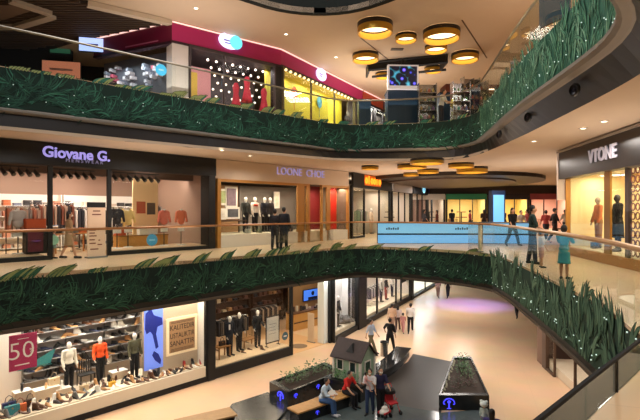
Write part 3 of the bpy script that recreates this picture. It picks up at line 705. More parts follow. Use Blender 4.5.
def handbag(fc, px, dep, h, rgb, label, w=0.3, rz=0.0):
    r = empty('handbag', fc.w(fc.s(px, dep), dep, h), fc.rz+rz, label=label, cat='handbag')
    obj('bag_body', MB().prism([(-w/2,-.06),(w/2,-.06),(w/2,.06),(-w/2,.06)], 0, w*0.7), mat(rgb, 0.5), r)
    m = MB(); pts = [(-w*.3, 0, w*.68), (-w*.22, 0, w*1.1), (0, 0, w*1.25), (w*.22, 0, w*1.1), (w*.3, 0, w*.68)]
    for a, b in zip(pts, pts[1:]): m.tube(a, b, 0.012, seg=6)
    obj('bag_handle', m, mat(tuple(int(c*0.7) for c in rgb), 0.5), r)
    obj('bag_clasp', MB().box(-0.02, 0.02, -.07, -.06, w*.45, w*.55), GOLD, r)
handbag(FA0, 54, 1.3, 1.01, (226, 200, 160), 'cream handbag on the long display box in the shoe window', 0.36)
handbag(FA0, 84, 0.9, 0.66, (200, 176, 140), 'beige handbag beside the orange-top mannequin', 0.3)
handbag(FA0, 112, 0.6, 0.66, (222, 170, 50), 'yellow handbag low in the middle of the shoe window', 0.24)
handbag(FA0, 30, 0.8, 0.66, (70, 50, 40), 'dark brown handbag under the fifty percent poster', 0.34)
handbag(FA0, 12, 0.5, 0.66, (48, 130, 140), 'teal shopping bag at the bottom left corner of the shoe window', 0.42)
handbag(FA0, 9, 0.9, 0.66, (30, 44, 96), 'dark blue bag above the teal bag at the left edge', 0.4)
handbag(FA0, 20, 0.55, 0.66, (214, 104, 54), 'orange bag next to the teal bag at the left edge', 0.36)
def stand_at(px, py, z): return at(px, py, z)
DOLL = dict(doll=True, skin=(226, 222, 214), hair=None)
figure('mannequin', 'shop mannequin in a white jacket and black trousers in the shoe window', 'mannequin', FA0.w(FA0.s(69, 1.35), 1.35, 0.66), FA0.rz+0.1, 1.78, top=(222, 216, 200), sleeve=1.0, bottom=(20, 20, 24), arms=((0, 8, 25), (0, 8, 20)), **DOLL)
figure('mannequin', 'shop mannequin in a bright orange top and black trousers', 'mannequin', FA0.w(FA0.s(100, 1.35), 1.35, 0.66), FA0.rz-0.1, 1.76, top=(232, 84, 28), sleeve=1.0, bottom=(18, 18, 22), arms=((5, 12, 40), (0, 8, 25)), legs=((8, 0), (-8, 4)), **DOLL)
figure('mannequin', 'shop mannequin in an olive jacket beside the blue picture panel', 'mannequin', FA0.w(FA0.s(134.5, .8), .8, 0.66), FA0.rz, 1.78, top=(84, 82, 60), sleeve=1.0, bottom=(24, 24, 26), arms=((0, 8, 20), (0, 8, 25)), **DOLL)
# dark slatted bench-like stand between mannequins
r = FA0.root('slatted_stand', FA0.s(86, 1.45), 1.45, 0.66, label='dark slatted chair between the white-jacket and orange-top mannequins', cat='chair')
obj('seat', MB().box(-.28, .28, -.2, .2, .4, .44), DARK, r); m = MB()
for i in range(7): m.box(-.27+.085*i, -.24+.085*i, .17, .2, .44, .95)
obj('backrest', m, DARK, r)
for x in (-.25, .25):
    for y in (-.17, .17): obj('leg', MB().box(x-.02, x+.02, y-.02, y+.02, 0, .4), DARK, r)
# blue picture panel with an athlete-like dark figure
sa, sb = FA0.s(144.5, .58), FA0.s(163, .58); r = FA0.root('picture_panel', sa, .58, 0.9, label='tall glowing blue picture panel with a dark blue figure', cat='picture')
H_ = 2.75
obj('blue_sheet', MB().box(0, sb-sa, 0, 0.03, 0, H_), mat((112, 138, 232), 0.5, emit=0.55), r, label='pale blue lit sheet')
m = MB(); W_ = sb-sa
def blob(pts, y=-0.006): m.face([(x*W_, y, z*H_) for x, z in pts])
blob([(.05, .82), (.35, .88), (.5, .78), (.95, .72), (.98, .62), (.7, .6), (.62, .5), (.75, .3), (.6, .28), (.42, .5), (.3, .55), (.1, .52), (.02, .6)])
blob([(.5, .26), (.75, .2), (.9, .1), (.85, .04), (.55, .12), (.4, .2)])
obj('dark_figure', m, mat((24, 44, 150), 0.6), r)
# framed lettering poster
s0_, h0_ = FA0.sh(166.5, 357, .55); s1_, h1_ = FA0.sh(197.5, 315, .55)
PW, PH = s1_-s0_, h1_-h0_+0.05
r = FA0.root('framed_poster', s0_, .56, h0_, label='cream framed poster with brown panel reading KALITEDIR USTALIKTIR SANATTIR', cat='poster')
obj('frame', MB().box(0, PW, 0, .05, 0, PH), mat((250, 228, 186), 0.5, emit=.12), r)
obj('panel', MB().box(.09*PW, .91*PW, -.006, 0, .07*PH, .93*PH), mat((178, 138, 98), 0.6, noise=.08, scale=14), r)
for i, (t, z, sz, mm, hh) in enumerate((('KALITEDIR', .73, .20, BLACK, 1.5), ('USTALIKTIR', .51, .18, BLACK, 1.5), ('SANATTIR', .30, .24, BLACK, 1.5))):
    me = text_mesh(t, 0.2, .002, bold=0.0); xs = [v.co.x for v in me.vertices]; k = .78*PW/(max(xs)-min(xs)); me.transform(Matrix.Diagonal((k, 1, hh, 1))); obj('lettering', me, mm, r, loc=(PW/2, -.01, z*PH))
m = MB()
for z in (.89, .86, .16, .13, .10): m.box(.14*PW, .86*PW, -.009, -.006, z*PH-.01, z*PH+.008)
obj('small_print', m, mat((60, 44, 34)), r)
# fifty percent poster
s0_, h0_ = FA0.sh(9, 374, 0.35); s1_, h1_ = FA0.sh(37, 339, 0.35)
r = FA0.root('sale_poster', s0_, 0.35, h0_+.05, label='magenta sale poster with a big white 50 and percent sign', cat='poster')
PW, PH = s1_-s0_, 1.15
obj('sheet', MB().box(0, PW, 0, .015, 0, PH), mat((168, 36, 84), 0.5), r)
obj('lettering', text_mesh('50', .78, .002, bold=-0.008), WHITE, r, loc=(PW/2-.05, -.01, PH*.52)); obj('percent_sign', text_mesh('%', .2, .002), WHITE, r, loc=(PW*.80, -.014, PH*.50))
m = MB().box(.3*PW, .7*PW, -.005, -.001, PH*.86, PH*.875).box(.2*PW, .72*PW, -.005, -.001, PH*.13, PH*.16); obj('small_print', m, WHITE, r)
for x in (.1, .9): obj('hanging_cord', MB().tube((x*PW, .007, PH), (x*PW, .007, 4.1-h0_-.1), .004, seg=5), WHITE, r)
r = FA0.root('teal_banner', FA0.s(17, .5), .5, h0_-.02, label='small teal triangular banner under the magenta sale poster', cat='banner')
obj('banner_cloth', MB().prism([(0, 0), (1.05, 0), (1.05, .01), (0, .01)], 0, .02), mat((60, 150, 150)), r)
m = MB(); m.face([(0, 0, 0), (1.15, 0, .5), (1.0, 0, .05)]); m.face([(1.0, 0.02, .05), (1.15, 0.02, .5), (0, .02, 0)]); obj('banner_flap', m, mat((60, 150, 150)), r)
for px, dq in ((10, 1), (60, 1), (110, 1), (160, .32), (190, .32)): FA0.area(FA0.s(px, dq), dq, 4.0, 1.2, 0.6, 52, (1, .88, .74))
for px in (40, 80, 120): FA0.area(FA0.s(px, 2.6), 2.6, 4.0, 1.6, 0.6, 75, (1, .93, .86))

# ================================================================ ground floor: suit shop
sC, sD = FA0.s(209), FA0.s(292)
FA0.struct('column_black', MB().box(FA0.s(206.5), FA0.s(213.5), -0.12, 0.4, 0, C0), BLACK)
storefront(FA0, sC+.15, sD, 'suit shop window with thick black frame on the ground floor', 4.1, 0.42, None, [], post=.13)
room(FA0, sC, FA0.s(331, 6.5), 6.5, 4.1, mat((66, 44, 30), 0.7, noise=.2, scale=3), mat((230, 200, 160), .5), mat((60, 40, 30), .7), None, (1, 0))
FA0.struct('floor_window_platform', MB().box(sC+.2, sD-.05, .1, 1.9, .02, .45), mat((226, 198, 160), .5))
for px, nm, lb in ((229.5, (20, 24, 36), 'left suited mannequin in dark navy with white shirt front'), (239, (24, 22, 26), 'middle suited mannequin in black, half behind the navy one')):
    figure('mannequin', lb, 'mannequin', FA0.w(FA0.s(px, .95 if px < 235 else 1.25), .95 if px < 235 else 1.25, .45), FA0.rz+.1, 1.86, top=nm, sleeve=1.0, bottom=nm, arms=((0, 8, 20), (0, 8, 25)), **DOLL)
rr, _ = figure('mannequin', 'right suited mannequin standing apart beside the leaning black-framed board', 'mannequin', FA0.w(FA0.s(257.5, 1.1), 1.1, .45), FA0.rz-.2, 1.84, top=(22, 22, 24), sleeve=1.0, bottom=(22, 22, 24), arms=((0, 10, 30), (0, 8, 60)), **DOLL)
for px in (229.5,):
    obj('shirt_front', MB().prism([(-.05,-.01),(.05,-.01),(.05,0),(-.05,0)], 1.25, 1.5), WHITE, empty('dress_shirt', FA0.w(FA0.s(px, .80), .80, .45), FA0.rz+.1, label='white dress shirt front on the navy suited mannequin', cat='shirt'))
s0_, h0_ = FA0.sh(266, 347, .7); s1_, h1_ = FA0.sh(279.5, 318, .7)
r = FA0.root('display_board', s0_, .7, .45, label='black framed white notice board on legs in the suit window', cat='sign board')
W_, z0, z1 = s1_-s0_, .15, 1.5
obj('frame', MB().box(0, W_, 0, .04, z0, z0+.06).box(0, W_, 0, .04, z1-.06, z1).box(0, .05, 0, .04, z0, z1).box(W_-.05, W_, 0, .04, z0, z1), BLACK, r)
obj('sheet', MB().box(.05, W_-.05, .01, .03, z0+.06, z1-.06), mat((214, 210, 198), .5), r)
m = MB()
for i in range(4): m.box(.2, W_-.22-.04*(i % 3), .004, .01, .6+.16*i, .615+.16*i)
obj('small_print', m, mat((90, 90, 86)), r)
for x in (.06, W_-.06): obj('leg', MB().box(x-.02, x+.02, -.1, .14, 0, .03).box(x-.015, x+.015, .0, .03, 0, z0), BLACK, r)
# suit shop furniture: shelves of folded clothes, chairs, tables
def clothes_rail(fc, s, dep, w, cl, label, z=0.0, h=1.55, n=None, ln=.75):
    r = fc.root('clothes_rail', s, dep, z, label=label, cat='clothes rail')
    m = MB().tube((0, 0, h), (w, 0, h), .018, seg=8)
    for x in (0, w): m.tube((x, 0, 0), (x, 0, h), .018, seg=8).tube((x, -.25, .02), (x, .25, .02), .02, seg=6)
    obj('rail_frame', m, STEEL, r)
    n = n or int(w/.12)
    for i in range(n):
        x = .06 + (w-.12)*i/max(1, n-1); c = cl[i % len(cl)]
        g = fc.root('hanging_garment', s+x, dep, z+h, label='%s garment on the %s' % (cname(c), label), cat='garment', group='garments on the ' + label[:40])
        obj('cloth', MB().prism([(-.04, -.22), (.04, -.22), (.045, .22), (-.045, .22)], -.08-ln, -.12).prism([(-.03, -.1), (.03, -.1), (.03, .1), (-.03, .1)], -.12, -.06), mat(c, .85), g)
        obj('hanger', MB().tube((0, -.2, -.11), (0, 0, -.04), .006, seg=5).tube((0, .2, -.11), (0, 0, -.04), .006, seg=5).tube((0, 0, -.04), (0, 0, .01), .004, seg=5), STEEL, g)
def cname(c):
    r, g, b = c; mx, mn = max(c), min(c)
    if mx < 60: return 'dark'
    if mx-mn < 32: return 'white' if mx > 190 else 'grey'
    if r == mx and g > 0.72*r and b < 0.75*r: return 'beige'
    if r == mx and b > 0.6*r: return 'pink'
    if r == mx: return 'orange' if g > .35*r else 'red'
    if b == mx: return 'blue'
    return 'green'
def folded_shelves(fc, s, dep, w, rows, cl, label, z=0.0, h=2.2, body=None, per=None, depth=.35):
    """a shelf unit; every folded pile is a thing of its own"""
    body = body or WOOD; r = fc.root('shelf_unit', s, dep, z, label=label, cat='shelf')
    obj('side_panel', MB().box(0, .04, -depth, 0, 0, h), body, r); obj('side_panel', MB().box(w-.04, w, -depth, 0, 0, h), body, r); obj('back_panel', MB().box(.04, w-.04, -.03, 0, 0, h), body, r)
    per = per or max(2, int(w/.38)); rr = random.Random(int(abs(s)*100))
    for k in range(rows):
        zz = .1 + (h-.15)*k/rows; obj('shelf', MB().box(.04, w-.04, -depth, -.03, zz-.03, zz), body, r)
        for j in range(per):
            c = rr.choice(cl); x = .08 + (w-.16)*(j+.5)/per; hh = rr.uniform(.1, .24)
            g = fc.root('folded_clothes', s+x, dep-depth*.5, z+zz, label='%s folded pile on the %s shelf of the %s' % (cname(c), ORD[min(k, 7)], label.split(' full ')[0]), cat='folded clothes', group='folded clothes in the ' + label[:30])
            m = MB(); q = max(2, int(hh/.05))
            for t in range(q): m.box(-.13+rr.uniform(-.01, .01), .13+rr.uniform(-.01, .01), -.13, .12, t*hh/q, (t+.86)*hh/q)
            obj('garment_stack', m, mat(c, .85), g)
BR = [(60, 40, 30), (190, 170, 140), (120, 84, 54), (40, 40, 46), (160, 120, 80), (90, 60, 50)]
folded_shelves(FA0, FA0.s(212, 6.3), 6.3, 2.6, 5, BR, 'brown wall shelves full of folded shirts, left in the suit shop', h=3.0, body=DWOOD)
folded_shelves(FA0, FA0.s(212, 6.3)+2.8, 6.3, 2.6, 5, BR, 'brown wall shelves full of folded shirts, middle of the suit shop', h=3.0, body=DWOOD)
clothes_rail(FA0, FA0.s(216, 3.4), 3.4, 2.0, [(34, 34, 40), (60, 50, 44), (90, 80, 70), (30, 30, 36)], 'rail of dark jackets behind the navy mannequin')
clothes_rail(FA0, FA0.s(252, 4.3), 4.3, 1.9, [(60, 44, 36), (30, 30, 34), (150, 130, 110)], 'rail of brown and dark jackets behind the notice board')
def table(fc, s, dep, z, w, d, h, m_, label, cat='table'):
    r = fc.root('display_table', s, dep, z, label=label, cat=cat)
    obj('table_top', MB().box(-w/2, w/2, -d/2, d/2, h-.04, h), m_, r)
    for x in (-w/2+.05, w/2-.05):
        for y in (-d/2+.05, d/2-.05): obj('leg', MB().box(x-.025, x+.025, y-.025, y+.025, 0, h-.04), m_, r)
    return r
table(FA0, FA0.s(222, 1.0), 1.0, .45, .7, .5, .55, WOOD, 'small wooden table at the left end of the suit window')
handbag(FA0, 222, 1.0, 1.0, (60, 40, 30), 'brown leather bag on the small table in the suit window', .3)
table(FA0, FA0.s(248, 1.55), 1.55, .45, .9, .5, .4, WOOD, 'low wooden table behind the mannequins in the suit window')
for px, dp, kk in ((244, .8, 'loafer'), (250, 1.0, 'loafer'), (263, .5, 'boot')): shoe(FA0.w(FA0.s(px, dp), dp, .45), FA0.rz-1.3, kk, 'brown', '# on the suit window floor ' + {244: 'between the black suit and the low table', 250: 'in front of the low table', 263: 'by the foot of the notice board'}[px], 'shoes in the suit window')
for px, dp, pw in ((225, 1.0, 40), (248, 1.0, 44), (275, 1.0, 44), (235, 3.6, 30), (265, 4.5, 30)): FA0.area(FA0.s(px, dp), dp, 4.0, .8, .5, pw, (1, .8, .58))
# sticker on the suit window
r = FA0.root('window_sticker', *FA0.sh(285, 336, -.02)[:1], -.02, FA0.sh(285, 336, -.02)[1], label='round blue-grey sticker on the right edge of the suit window', cat='sticker')
obj('disc', MB().tube((0, 0, 0), (0, -.008, 0), .2, seg=20), mat((70, 100, 110)), r); obj('disc_mark', MB().box(-.1, .1, -.012, -.008, -.03, .03), WHITE, r)

# ---- entrance with gold counter and screen
sE = FA0.s(330)
FA0.struct('floor_shop_entry', MB().box(sD, sE, 0.0, 6.4, 0.0, .02), mat((214, 170, 120), .35))
r = FA0.root('service_counter', FA0.s(294, 3.2), 3.2, 0, label='wooden and gold service counter inside the shop entrance', cat='counter')
w = FA0.s(326, 3.2)-FA0.s(294, 3.2)
obj('counter_body', MB().box(0, w, 0, .7, 0, 1.0), mat((196, 150, 84), .4, noise=.1), r); obj('counter_top', MB().box(-.04, w+.04, -.05, .75, 1.0, 1.06), mat((90, 60, 36), .4), r)
obj('counter_band', MB().box(0, w, -.015, 0, .42, .5), mat((90, 60, 36), .4), r)
rr = random.Random(5)
for i in range(12):
    c = rr.choice([(60, 50, 44), (200, 190, 170), (150, 60, 40), (40, 40, 48)])
    g = FA0.root('product_box', FA0.s(294, 3.2)+.15+i*(w-.3)/11, 3.2+rr.uniform(.12, .5), 1.06, label='%s product box on the gold service counter' % cname(c), cat='box', group='boxes on the service counter')
    obj('carton', MB().box(-.06, .06, -.05, .05, 0, rr.uniform(.1, .35)), mat(c, .6), g)
s0_, h0_ = FA0.sh(303.5, 302, 5.4); s1_, h1_ = FA0.sh(322, 287, 5.4)
FA0.struct('wall_shop_inner', MB().box(FA0.s(289, 5.5), FA0.s(331, 5.5), 5.5, 5.6, 0, 4.1), mat((150, 118, 80), .7))
r = FA0.root('wall_television', s0_, 5.42, h0_, label='wall television with blue picture and dark head silhouette in the shop entrance', cat='television')
W_, H_ = s1_-s0_, max(.7, h1_-h0_)
obj('screen_frame', MB().box(0, W_, 0, .06, 0, H_), BLACK, r); obj('screen', MB().box(.05, W_-.05, -.006, 0, .05, H_-.05), mat((60, 110, 210), .4, emit=1.1), r)
m = MB().lathe([(.001, .16), (.13, .1), (.16, 0), (.12, -.12), (.06, -.16)], seg=16, sy=.02, c=(W_*.5, -.01, H_*.62)); m.box(W_*.25, W_*.75, -.014, -.007, .06, H_*.32); obj('screen_silhouette', m, mat((16, 26, 60)), r)
r = FA0.root('security_gate', FA0.s(311, .8), .8, 0, label='pale upright anti-theft gate in the shop entrance', cat='security gate')
obj('gate_panel', MB().box(-.03, .03, -.22, .22, .05, 1.6), mat((210, 190, 160), .4), r); obj('gate_foot', MB().box(-.06, .06, -.28, .28, 0, .05), GREY, r)
p = at(299, 346, .021); obj('door_mat', MB().lathe([(.001, .006), (.42, .006), (.45, 0)], seg=24), mat((120, 96, 70)), loc=p, label='round brown door mat at the ground-floor shop entrance', cat='mat')
for px, dp, pw in ((300, 1.5, 50), (315, 4.0, 50), (325, 2, 30)): FA0.area(FA0.s(px, dp), dp, 4.0, .9, .6, pw, (1, .82, .6))
FA0.struct('column_white', MB().box(FA0.s(324.5), FA0.s(328.5), .05, .5, 0, 4.15), mat((226, 232, 226), .5, emit=.0))
FA0.struct('column_entry', MB().box(FA0.s(328.5), FA0.s(333), -.1, .5, 0, 4.15), BLACK)
light('AREA', FA0.w(FA0.s(326), -.1, 3.6), 12, (.9, 1, .95), .4, .4, rot=(.5, 0, FA0.rz))
# ---- second stretch
a0, b0 = FB0.s(333.5), FB0.s(357)
storefront(FB0, a0, b0, 'bright white narrow display window past the shop entrance', 4.15, .3, None, [], post=.06)
WW = mat((230, 228, 226), .6)
poly('wall_white_window', [(.72, 26.3), (1.35, 29.6), tuple(FB0.w(b0, .35)[:2]), tuple(FB0.w(b0, .45)[:2]), (1.32, 29.75), (.62, 26.3)], 0, 4.15, WW)
poly('floor_white_window', [(.75, 26.4), (1.35, 29.5), tuple(FB0.w(b0, .3)[:2]), tuple(FB0.w(b0, .1)[:2]), tuple(FB0.w(a0+.1, .1)[:2])], .02, .5, CREAM)
rr = random.Random(3)
r = FB0.root('clothing_heap', FB0.s(344, .6), .6, .5, label='grey and black crumpled clothing draped on the white window floor', cat='clothing')
m = MB()
for i in range(9): m.ball((rr.uniform(-.5, .5), rr.uniform(-.3, .3), rr.uniform(.05, .3)), (rr.uniform(.2, .4), rr.uniform(.15, .3), rr.uniform(.08, .2)), 2)
obj('cloth', m, mat((96, 92, 90), .8, noise=.6, scale=5), r, smooth=True)
figure('mannequin', 'dark clothed mannequin against the left edge of the narrow white window', 'mannequin', FB0.w(FB0.s(337.5, .5), .5, .5), FB0.rz, 1.8, top=(40, 40, 46), sleeve=1, bottom=(30, 30, 34), vox=.02, **DOLL)
light('AREA', (1.5, 28.2, 4.05), 90, (1, .97, .94), .7, 1.4)
FB0.struct('column_second', MB().box(FB0.s(357), FB0.s(364.5), -.15, .6, 0, 4.2), BLACK)
a1, b1 = FB0.s(364.5), FB0.s(410)
storefront(FB0, a1, b1, 'long clothing shop window with red garments behind the walkers', 4.15, .35, None, [FB0.s(377), FB0.s(396), FB0.s(401)], post=.05, mw=.14)
room(FB0, a1, b1, 2.4, 4.15, mat((214, 206, 196), .6), CREAM, WHITE, (1.6, .5), (0, 1))
clothes_rail(FB0, FB0.s(367, 2.0), 2.0, 2.2, [(190, 40, 40), (210, 60, 50), (60, 50, 50)], 'rail of red garments in the far ground-floor shop', z=1.4, h=2.2, n=8)
clothes_rail(FB0, FB0.s(368, 1.2), 1.2, 1.6, [(60, 60, 60), (190, 180, 170)], 'lower rail of grey garments in the far ground-floor shop', z=.5, h=1.3, n=7)
for px, tp, bt, lb in ((381, (180, 176, 168), (30, 30, 34), 'far shop mannequin in grey top behind the walking group'), (386, (40, 40, 44), (150, 60, 50), 'far shop mannequin in dark top with reddish trousers'), (392, (230, 226, 216), (40, 40, 60), 'far shop mannequin in white top')):
    figure('mannequin', lb, 'mannequin', FB0.w(FB0.s(px, .9), .9, .5), FB0.rz, 1.75, top=tp, sleeve=1, bottom=bt, vox=.025, **DOLL)
r = FB0.root('wall_poster', FB0.s(402, .3), .3, 1.5, label='dark poster with beige lower part in the far shop window', cat='poster')
w = FB0.s(408, .3)-FB0.s(402, .3); obj('sheet', MB().box(0, w, 0, .04, 0, 2.2), DARK, r); obj('picture', MB().box(.1, w-.1, -.01, 0, 1.2, 2.1), mat((190, 170, 120)), r)
for i in range(5): FB0.area(a1+(b1-a1)*(i+.5)/5, 1.5, 4.05, 1.5, .7, 60, (1, .93, .85))
FB0.struct('column_third', MB().box(b1, b1+.6, -.15, .6, 0, 4.2), BLACK)
a2, b2 = b1+.6, b1+12
storefront(FB0, a2, b2, 'farthest bluish white shop window on the ground floor', 4.15, .2, None, [a2+4, a2+8], post=.08)
room(FB0, a2, b2, 3, 4.15, mat((180, 205, 225), .6), CREAM, WHITE, (2.9, .3))
for i in range(3): FB0.area(a2+2+4*i, 1.5, 4.05, 2.5, 1, 110, (.8, .92, 1))
# ---- right-hand shop under the first floor
FR0 = Fac((10.35, 22.2), (9.6, 16.2), L0)
storefront(FR0, 0, 9.5, 'dark brown shop front under the right walkway', 4.15, .1, None, [1.4, 3.6, 5.6], post=.5, frame=mat((84, 62, 46), .5), door=((1.4, 3.6),))
room(FR0, 0, 9.5, 5, 4.15, mat((60, 40, 32), .7), CREAM, DARK, (1.3, .4))
FR0.struct('wall_end_pier', MB().box(-.9, 0.02, -.02, 3, 0, 4.2), mat((120, 92, 74), .6))
for i, (s, c, lb) in enumerate(((2.2, (150, 60, 40), 'reddish'), (3.0, (190, 150, 110), 'tan'), (4.2, (60, 50, 60), 'dark'))):
    folded_shelves(FR0, s, 3.4, .9, 4, [c, (200, 180, 150), (50, 40, 40)], '%s stocked shelf unit full of goods under the right walkway' % lb, h=2.0, body=DWOOD)
for s in (2, 5): FR0.area(s, 2, 4.05, 1, 1, 35, (1, .7, .5))
# ================================================================ first floor shops
FA1 = Fac(P0, (P0[0]+U[0], P0[1]+U[1]), L1)
FB1 = Fac((1.72, 27.55), (1.72+0.46, 27.55+0.888), L1)
H1 = C1-L1-0.02                                    # ceiling height over the first floor
a, b = FA1.s(-70), FA1.s(214)
HB = 3.1
storefront(FA1, a, b, 'wide clothing shop window under a long black header, first floor left', HB+.1, .14, None, [FA1.s(50), FA1.s(109)], post=.14, mw=.14,
           header=(HB, H1, BLACK), door=((FA1.s(50.5), FA1.s(108.5)),))
FA1.struct('column_shop_end', MB().box(FA1.s(207.5), FA1.s(214), -.1, .5, 0, H1), BLACK)
room(FA1, a, b, 5.5, 3.5, mat((150, 122, 104), .7), mat((230, 196, 156), .5), mat((190, 158, 132), .7))
for x0, x1 in ((a, FA1.s(49)), (FA1.s(110), b)): FA1.struct('floor_window_platform', MB().box(x0+.1, x1-.1, .1, 1.8, .0, .16), mat((226, 190, 150), .5))
VIO = mat((150, 142, 215), .5, emit=.9)
s, h = FA1.sh(78, 154.5, -.2); sign(FA1, s, -.19, h, 'Giovane G.', .49, VIO, 'violet lit lettering reading Giovane G. on the long black header', sx=.98, bold=.012)
me_s, me_h = FA1.sh(85, 161.5, -.2); sign(FA1, me_s, -.19, me_h, 'M E N S W E A R', .17, mat((120, 116, 150), .5, emit=.4), 'small faint spaced lettering line below the violet Giovane G. sign')
# track spots on the shop ceiling
def track_spots(fc, s0, s1, dep, h, n, label, grp):
    r0 = None
    fc_r = fc.root('spot_track', s0, dep, h, label='thin dark ceiling track carrying %s' % grp, cat='lighting track'); obj('track_bar', MB().box(0, s1-s0, -.02, .02, -.04, 0), DARK, fc_r)
    for i in range(n):
        s = s0+(s1-s0)*(i+.5)/n
        if r0 is None:
            r0 = fc.root('track_spotlight', s, dep, h-.04, label=label, cat='spotlight', group=grp)
            obj('spot_head', MB().tube((0, 0, -.1), (.06, -.16, -.26), .06, .075, 10), DARK, r0); obj('spot_arm', MB().tube((0, 0, 0), (0, 0, -.12), .015, seg=6), DARK, r0)
            obj('spot_lens', MB().tube((.06, -.16, -.26), (.062, -.165, -.267), .06, .06, 10), mat((90, 84, 74), .5), r0)
        else: copy_tree(r0, loc=fc.w(s, dep, h-.04))
track_spots(FA1, FA1.s(4), FA1.s(46), .7, 3.08, 5, 'dark track spotlight under the ceiling left of the shop door', 'track spots left of the door')
track_spots(FA1, FA1.s(56), FA1.s(104), .8, 3.08, 6, 'dark track spotlight inside above the shop doorway', 'track spots over the doorway')
track_spots(FA1, FA1.s(118), FA1.s(168), .7, 3.08, 7, 'dark track spotlight above the right display window', 'track spots over the right window')
CL = [(230, 220, 205), (60, 56, 58), (196, 110, 70), (40, 40, 50), (200, 180, 160), (220, 150, 120), (110, 120, 140)]
folded_shelves(FA1, a+2.2, 5.4, 3.2, 5, CL, 'white lit wall shelves full of folded shirts behind the left window', h=2.3, body=WHITE)
folded_shelves(FA1, FA1.s(58, 5.4), 5.4, 3.4, 5, CL, 'white lit wall shelves full of folded shirts behind the doorway', h=2.3, body=WHITE)
for i, (px, dep, w, cl, lb) in enumerate(((6, 1.4, 1.0, [(214, 140, 110), (224, 200, 180), (180, 170, 165)], 'rail of pastel shirts at the left frame edge'),
        (60, 3.2, 1.6, [(44, 44, 50), (225, 220, 210), (60, 60, 66)], 'rail of dark jackets just inside the doorway'),
        (78, 3.6, 1.5, [(235, 230, 220), (200, 196, 190), (50, 50, 56)], 'rail of white shirts in the middle of the doorway'),
        (118, 3.4, 1.4, [(60, 60, 66), (220, 190, 120), (196, 190, 180)], 'rail of grey and beige garments behind the bust forms'),
        (172, 3.6, 1.6, [(120, 110, 110), (90, 80, 84), (180, 150, 140)], 'rail of muted garments behind the pink shirts'))):
    clothes_rail(FA1, FA1.s(px, dep), dep, w, cl, lb, z=.0, h=1.75)
for px, dep, w, cl, lb in ((30, 2.6, 1.5, [(200, 170, 150), (70, 60, 60), (150, 90, 70)], 'rail of mixed brown garments behind the orange box'),
        (140, 4.4, 1.8, [(40, 40, 46), (70, 64, 66), (180, 170, 160)], 'rail of dark suits at the back behind the cream board'), (190, 2.6, 1.3, [(70, 66, 70), (110, 90, 90)], 'rail of charcoal garments by the right end wall')):
    clothes_rail(FA1, FA1.s(px, dep), dep, w, cl, lb, z=.0, h=1.9)
for px, dep, c, lb in ((96, 4.2, (60, 44, 40), 'dark wooden table deep inside behind the stand poster'), (70, 2.4, (190, 130, 70), 'warm wooden table just inside the shop doorway')):
    table(FA1, FA1.s(px, dep), dep, 0, 1.3, .6, .75, mat(c, .5), lb)
    for j in range(4):
        g = FA1.root('folded_clothes', FA1.s(px, dep)-.45+.3*j, dep, .75, label='%s folded pile on the %s' % (('dark', 'white', 'grey', 'orange')[j], lb), cat='folded clothes'); m = MB()
        for t in range(4): m.box(-.12, .12, -.14, .14, t*.05, t*.05+.043)
        obj('garment_stack', m, mat([(40, 40, 44), (225, 220, 210), (130, 126, 124), (206, 110, 60)][j], .85), g)
FA1.struct('trim_dark_ceiling_band', MB().box(a+.1, FA1.s(206, 1.2), 1.5, 1.9, 2.95, 3.5), mat((90, 72, 62), .7))
# shirt bust forms on stands
def bust(fc, px, dep, c, label, z=.16, h=1.5):
    r = fc.root('dress_form', fc.s(px, dep), dep, z, label=label, cat='dress form')
    obj('stand_foot', MB().lathe([(.001, .03), (.17, .025), (.19, 0)], seg=16), WHITE, r); obj('stand_pole', MB().tube((0, 0, .02), (0, 0, h-.55), .02, seg=8), mat((60, 56, 50)), r)
    obj('torso_shirt', fused([('e', (0, 0, h-.25), (.19, .12, .24)), ('e', (0, 0, h-.48), (.17, .12, .16)), ('c', (-.14, 0, h-.1), (.14, 0, h-.1), .07, .07), ('c', (-.2, 0, h-.12), (-.27, -.02, h-.5), .06, .05), ('c', (.2, 0, h-.12), (.27, -.02, h-.5), .06, .05)], .02), mat(c, .85), r)
    obj('neck_cap', MB().lathe([(.055, h-.06), (.05, h+.02), (.001, h+.03)], seg=12), WHITE, r)
    sign_ = MB().box(-.16, .16, -.02, 0, .58, .8); obj('price_card', sign_, WHITE, r)
bust(FA1, 164, 1.1, (206, 116, 96), 'bust form in a salmon pink shirt left of its twin by the window')
bust(FA1, 181, 1.0, (222, 126, 92), 'bust form in a brighter peach shirt at the right of the window')
bust(FA1, 117, 1.0, (52, 52, 56), 'bust form in a dark jacket at the left end of the right window', h=1.55)
bust(FA1, 128, 1.3, (226, 200, 130), 'bust form in a pale yellow shirt beside the dark jacket form')
bust(FA1, 18, 1.2, (196, 190, 182), 'bust form in a light grey shirt in the far left window')
bust(FA1, 27, 1.5, (60, 90, 190), 'bust form in a blue shirt in the left window above the orange box')
s0_, h0_ = FA1.sh(133, 238, 2.0); s1_, h1_ = FA1.sh(158, 183, 2.0)
r = FA1.root('display_wall', s0_, 2.0, 0, label='tall glowing cream display board behind the wooden desk', cat='display board')
obj('board', MB().box(0, s1_-s0_, 0, .08, 0, 3.0), mat((244, 212, 160), .6), r); obj('photo', MB().box(.15, .55, -.01, 0, 1.5, 2.0), mat((180, 90, 60)), r); obj('photo', MB().box(.62, 1.0, -.01, 0, 1.45, 1.95), mat((90, 80, 70)), r)
r = FA1.root('desk', FA1.s(119, 1.4), 1.4, .16, label='long warm wooden bench desk in the right display window', cat='desk'); w = FA1.s(168, 1.4)-FA1.s(119, 1.4)
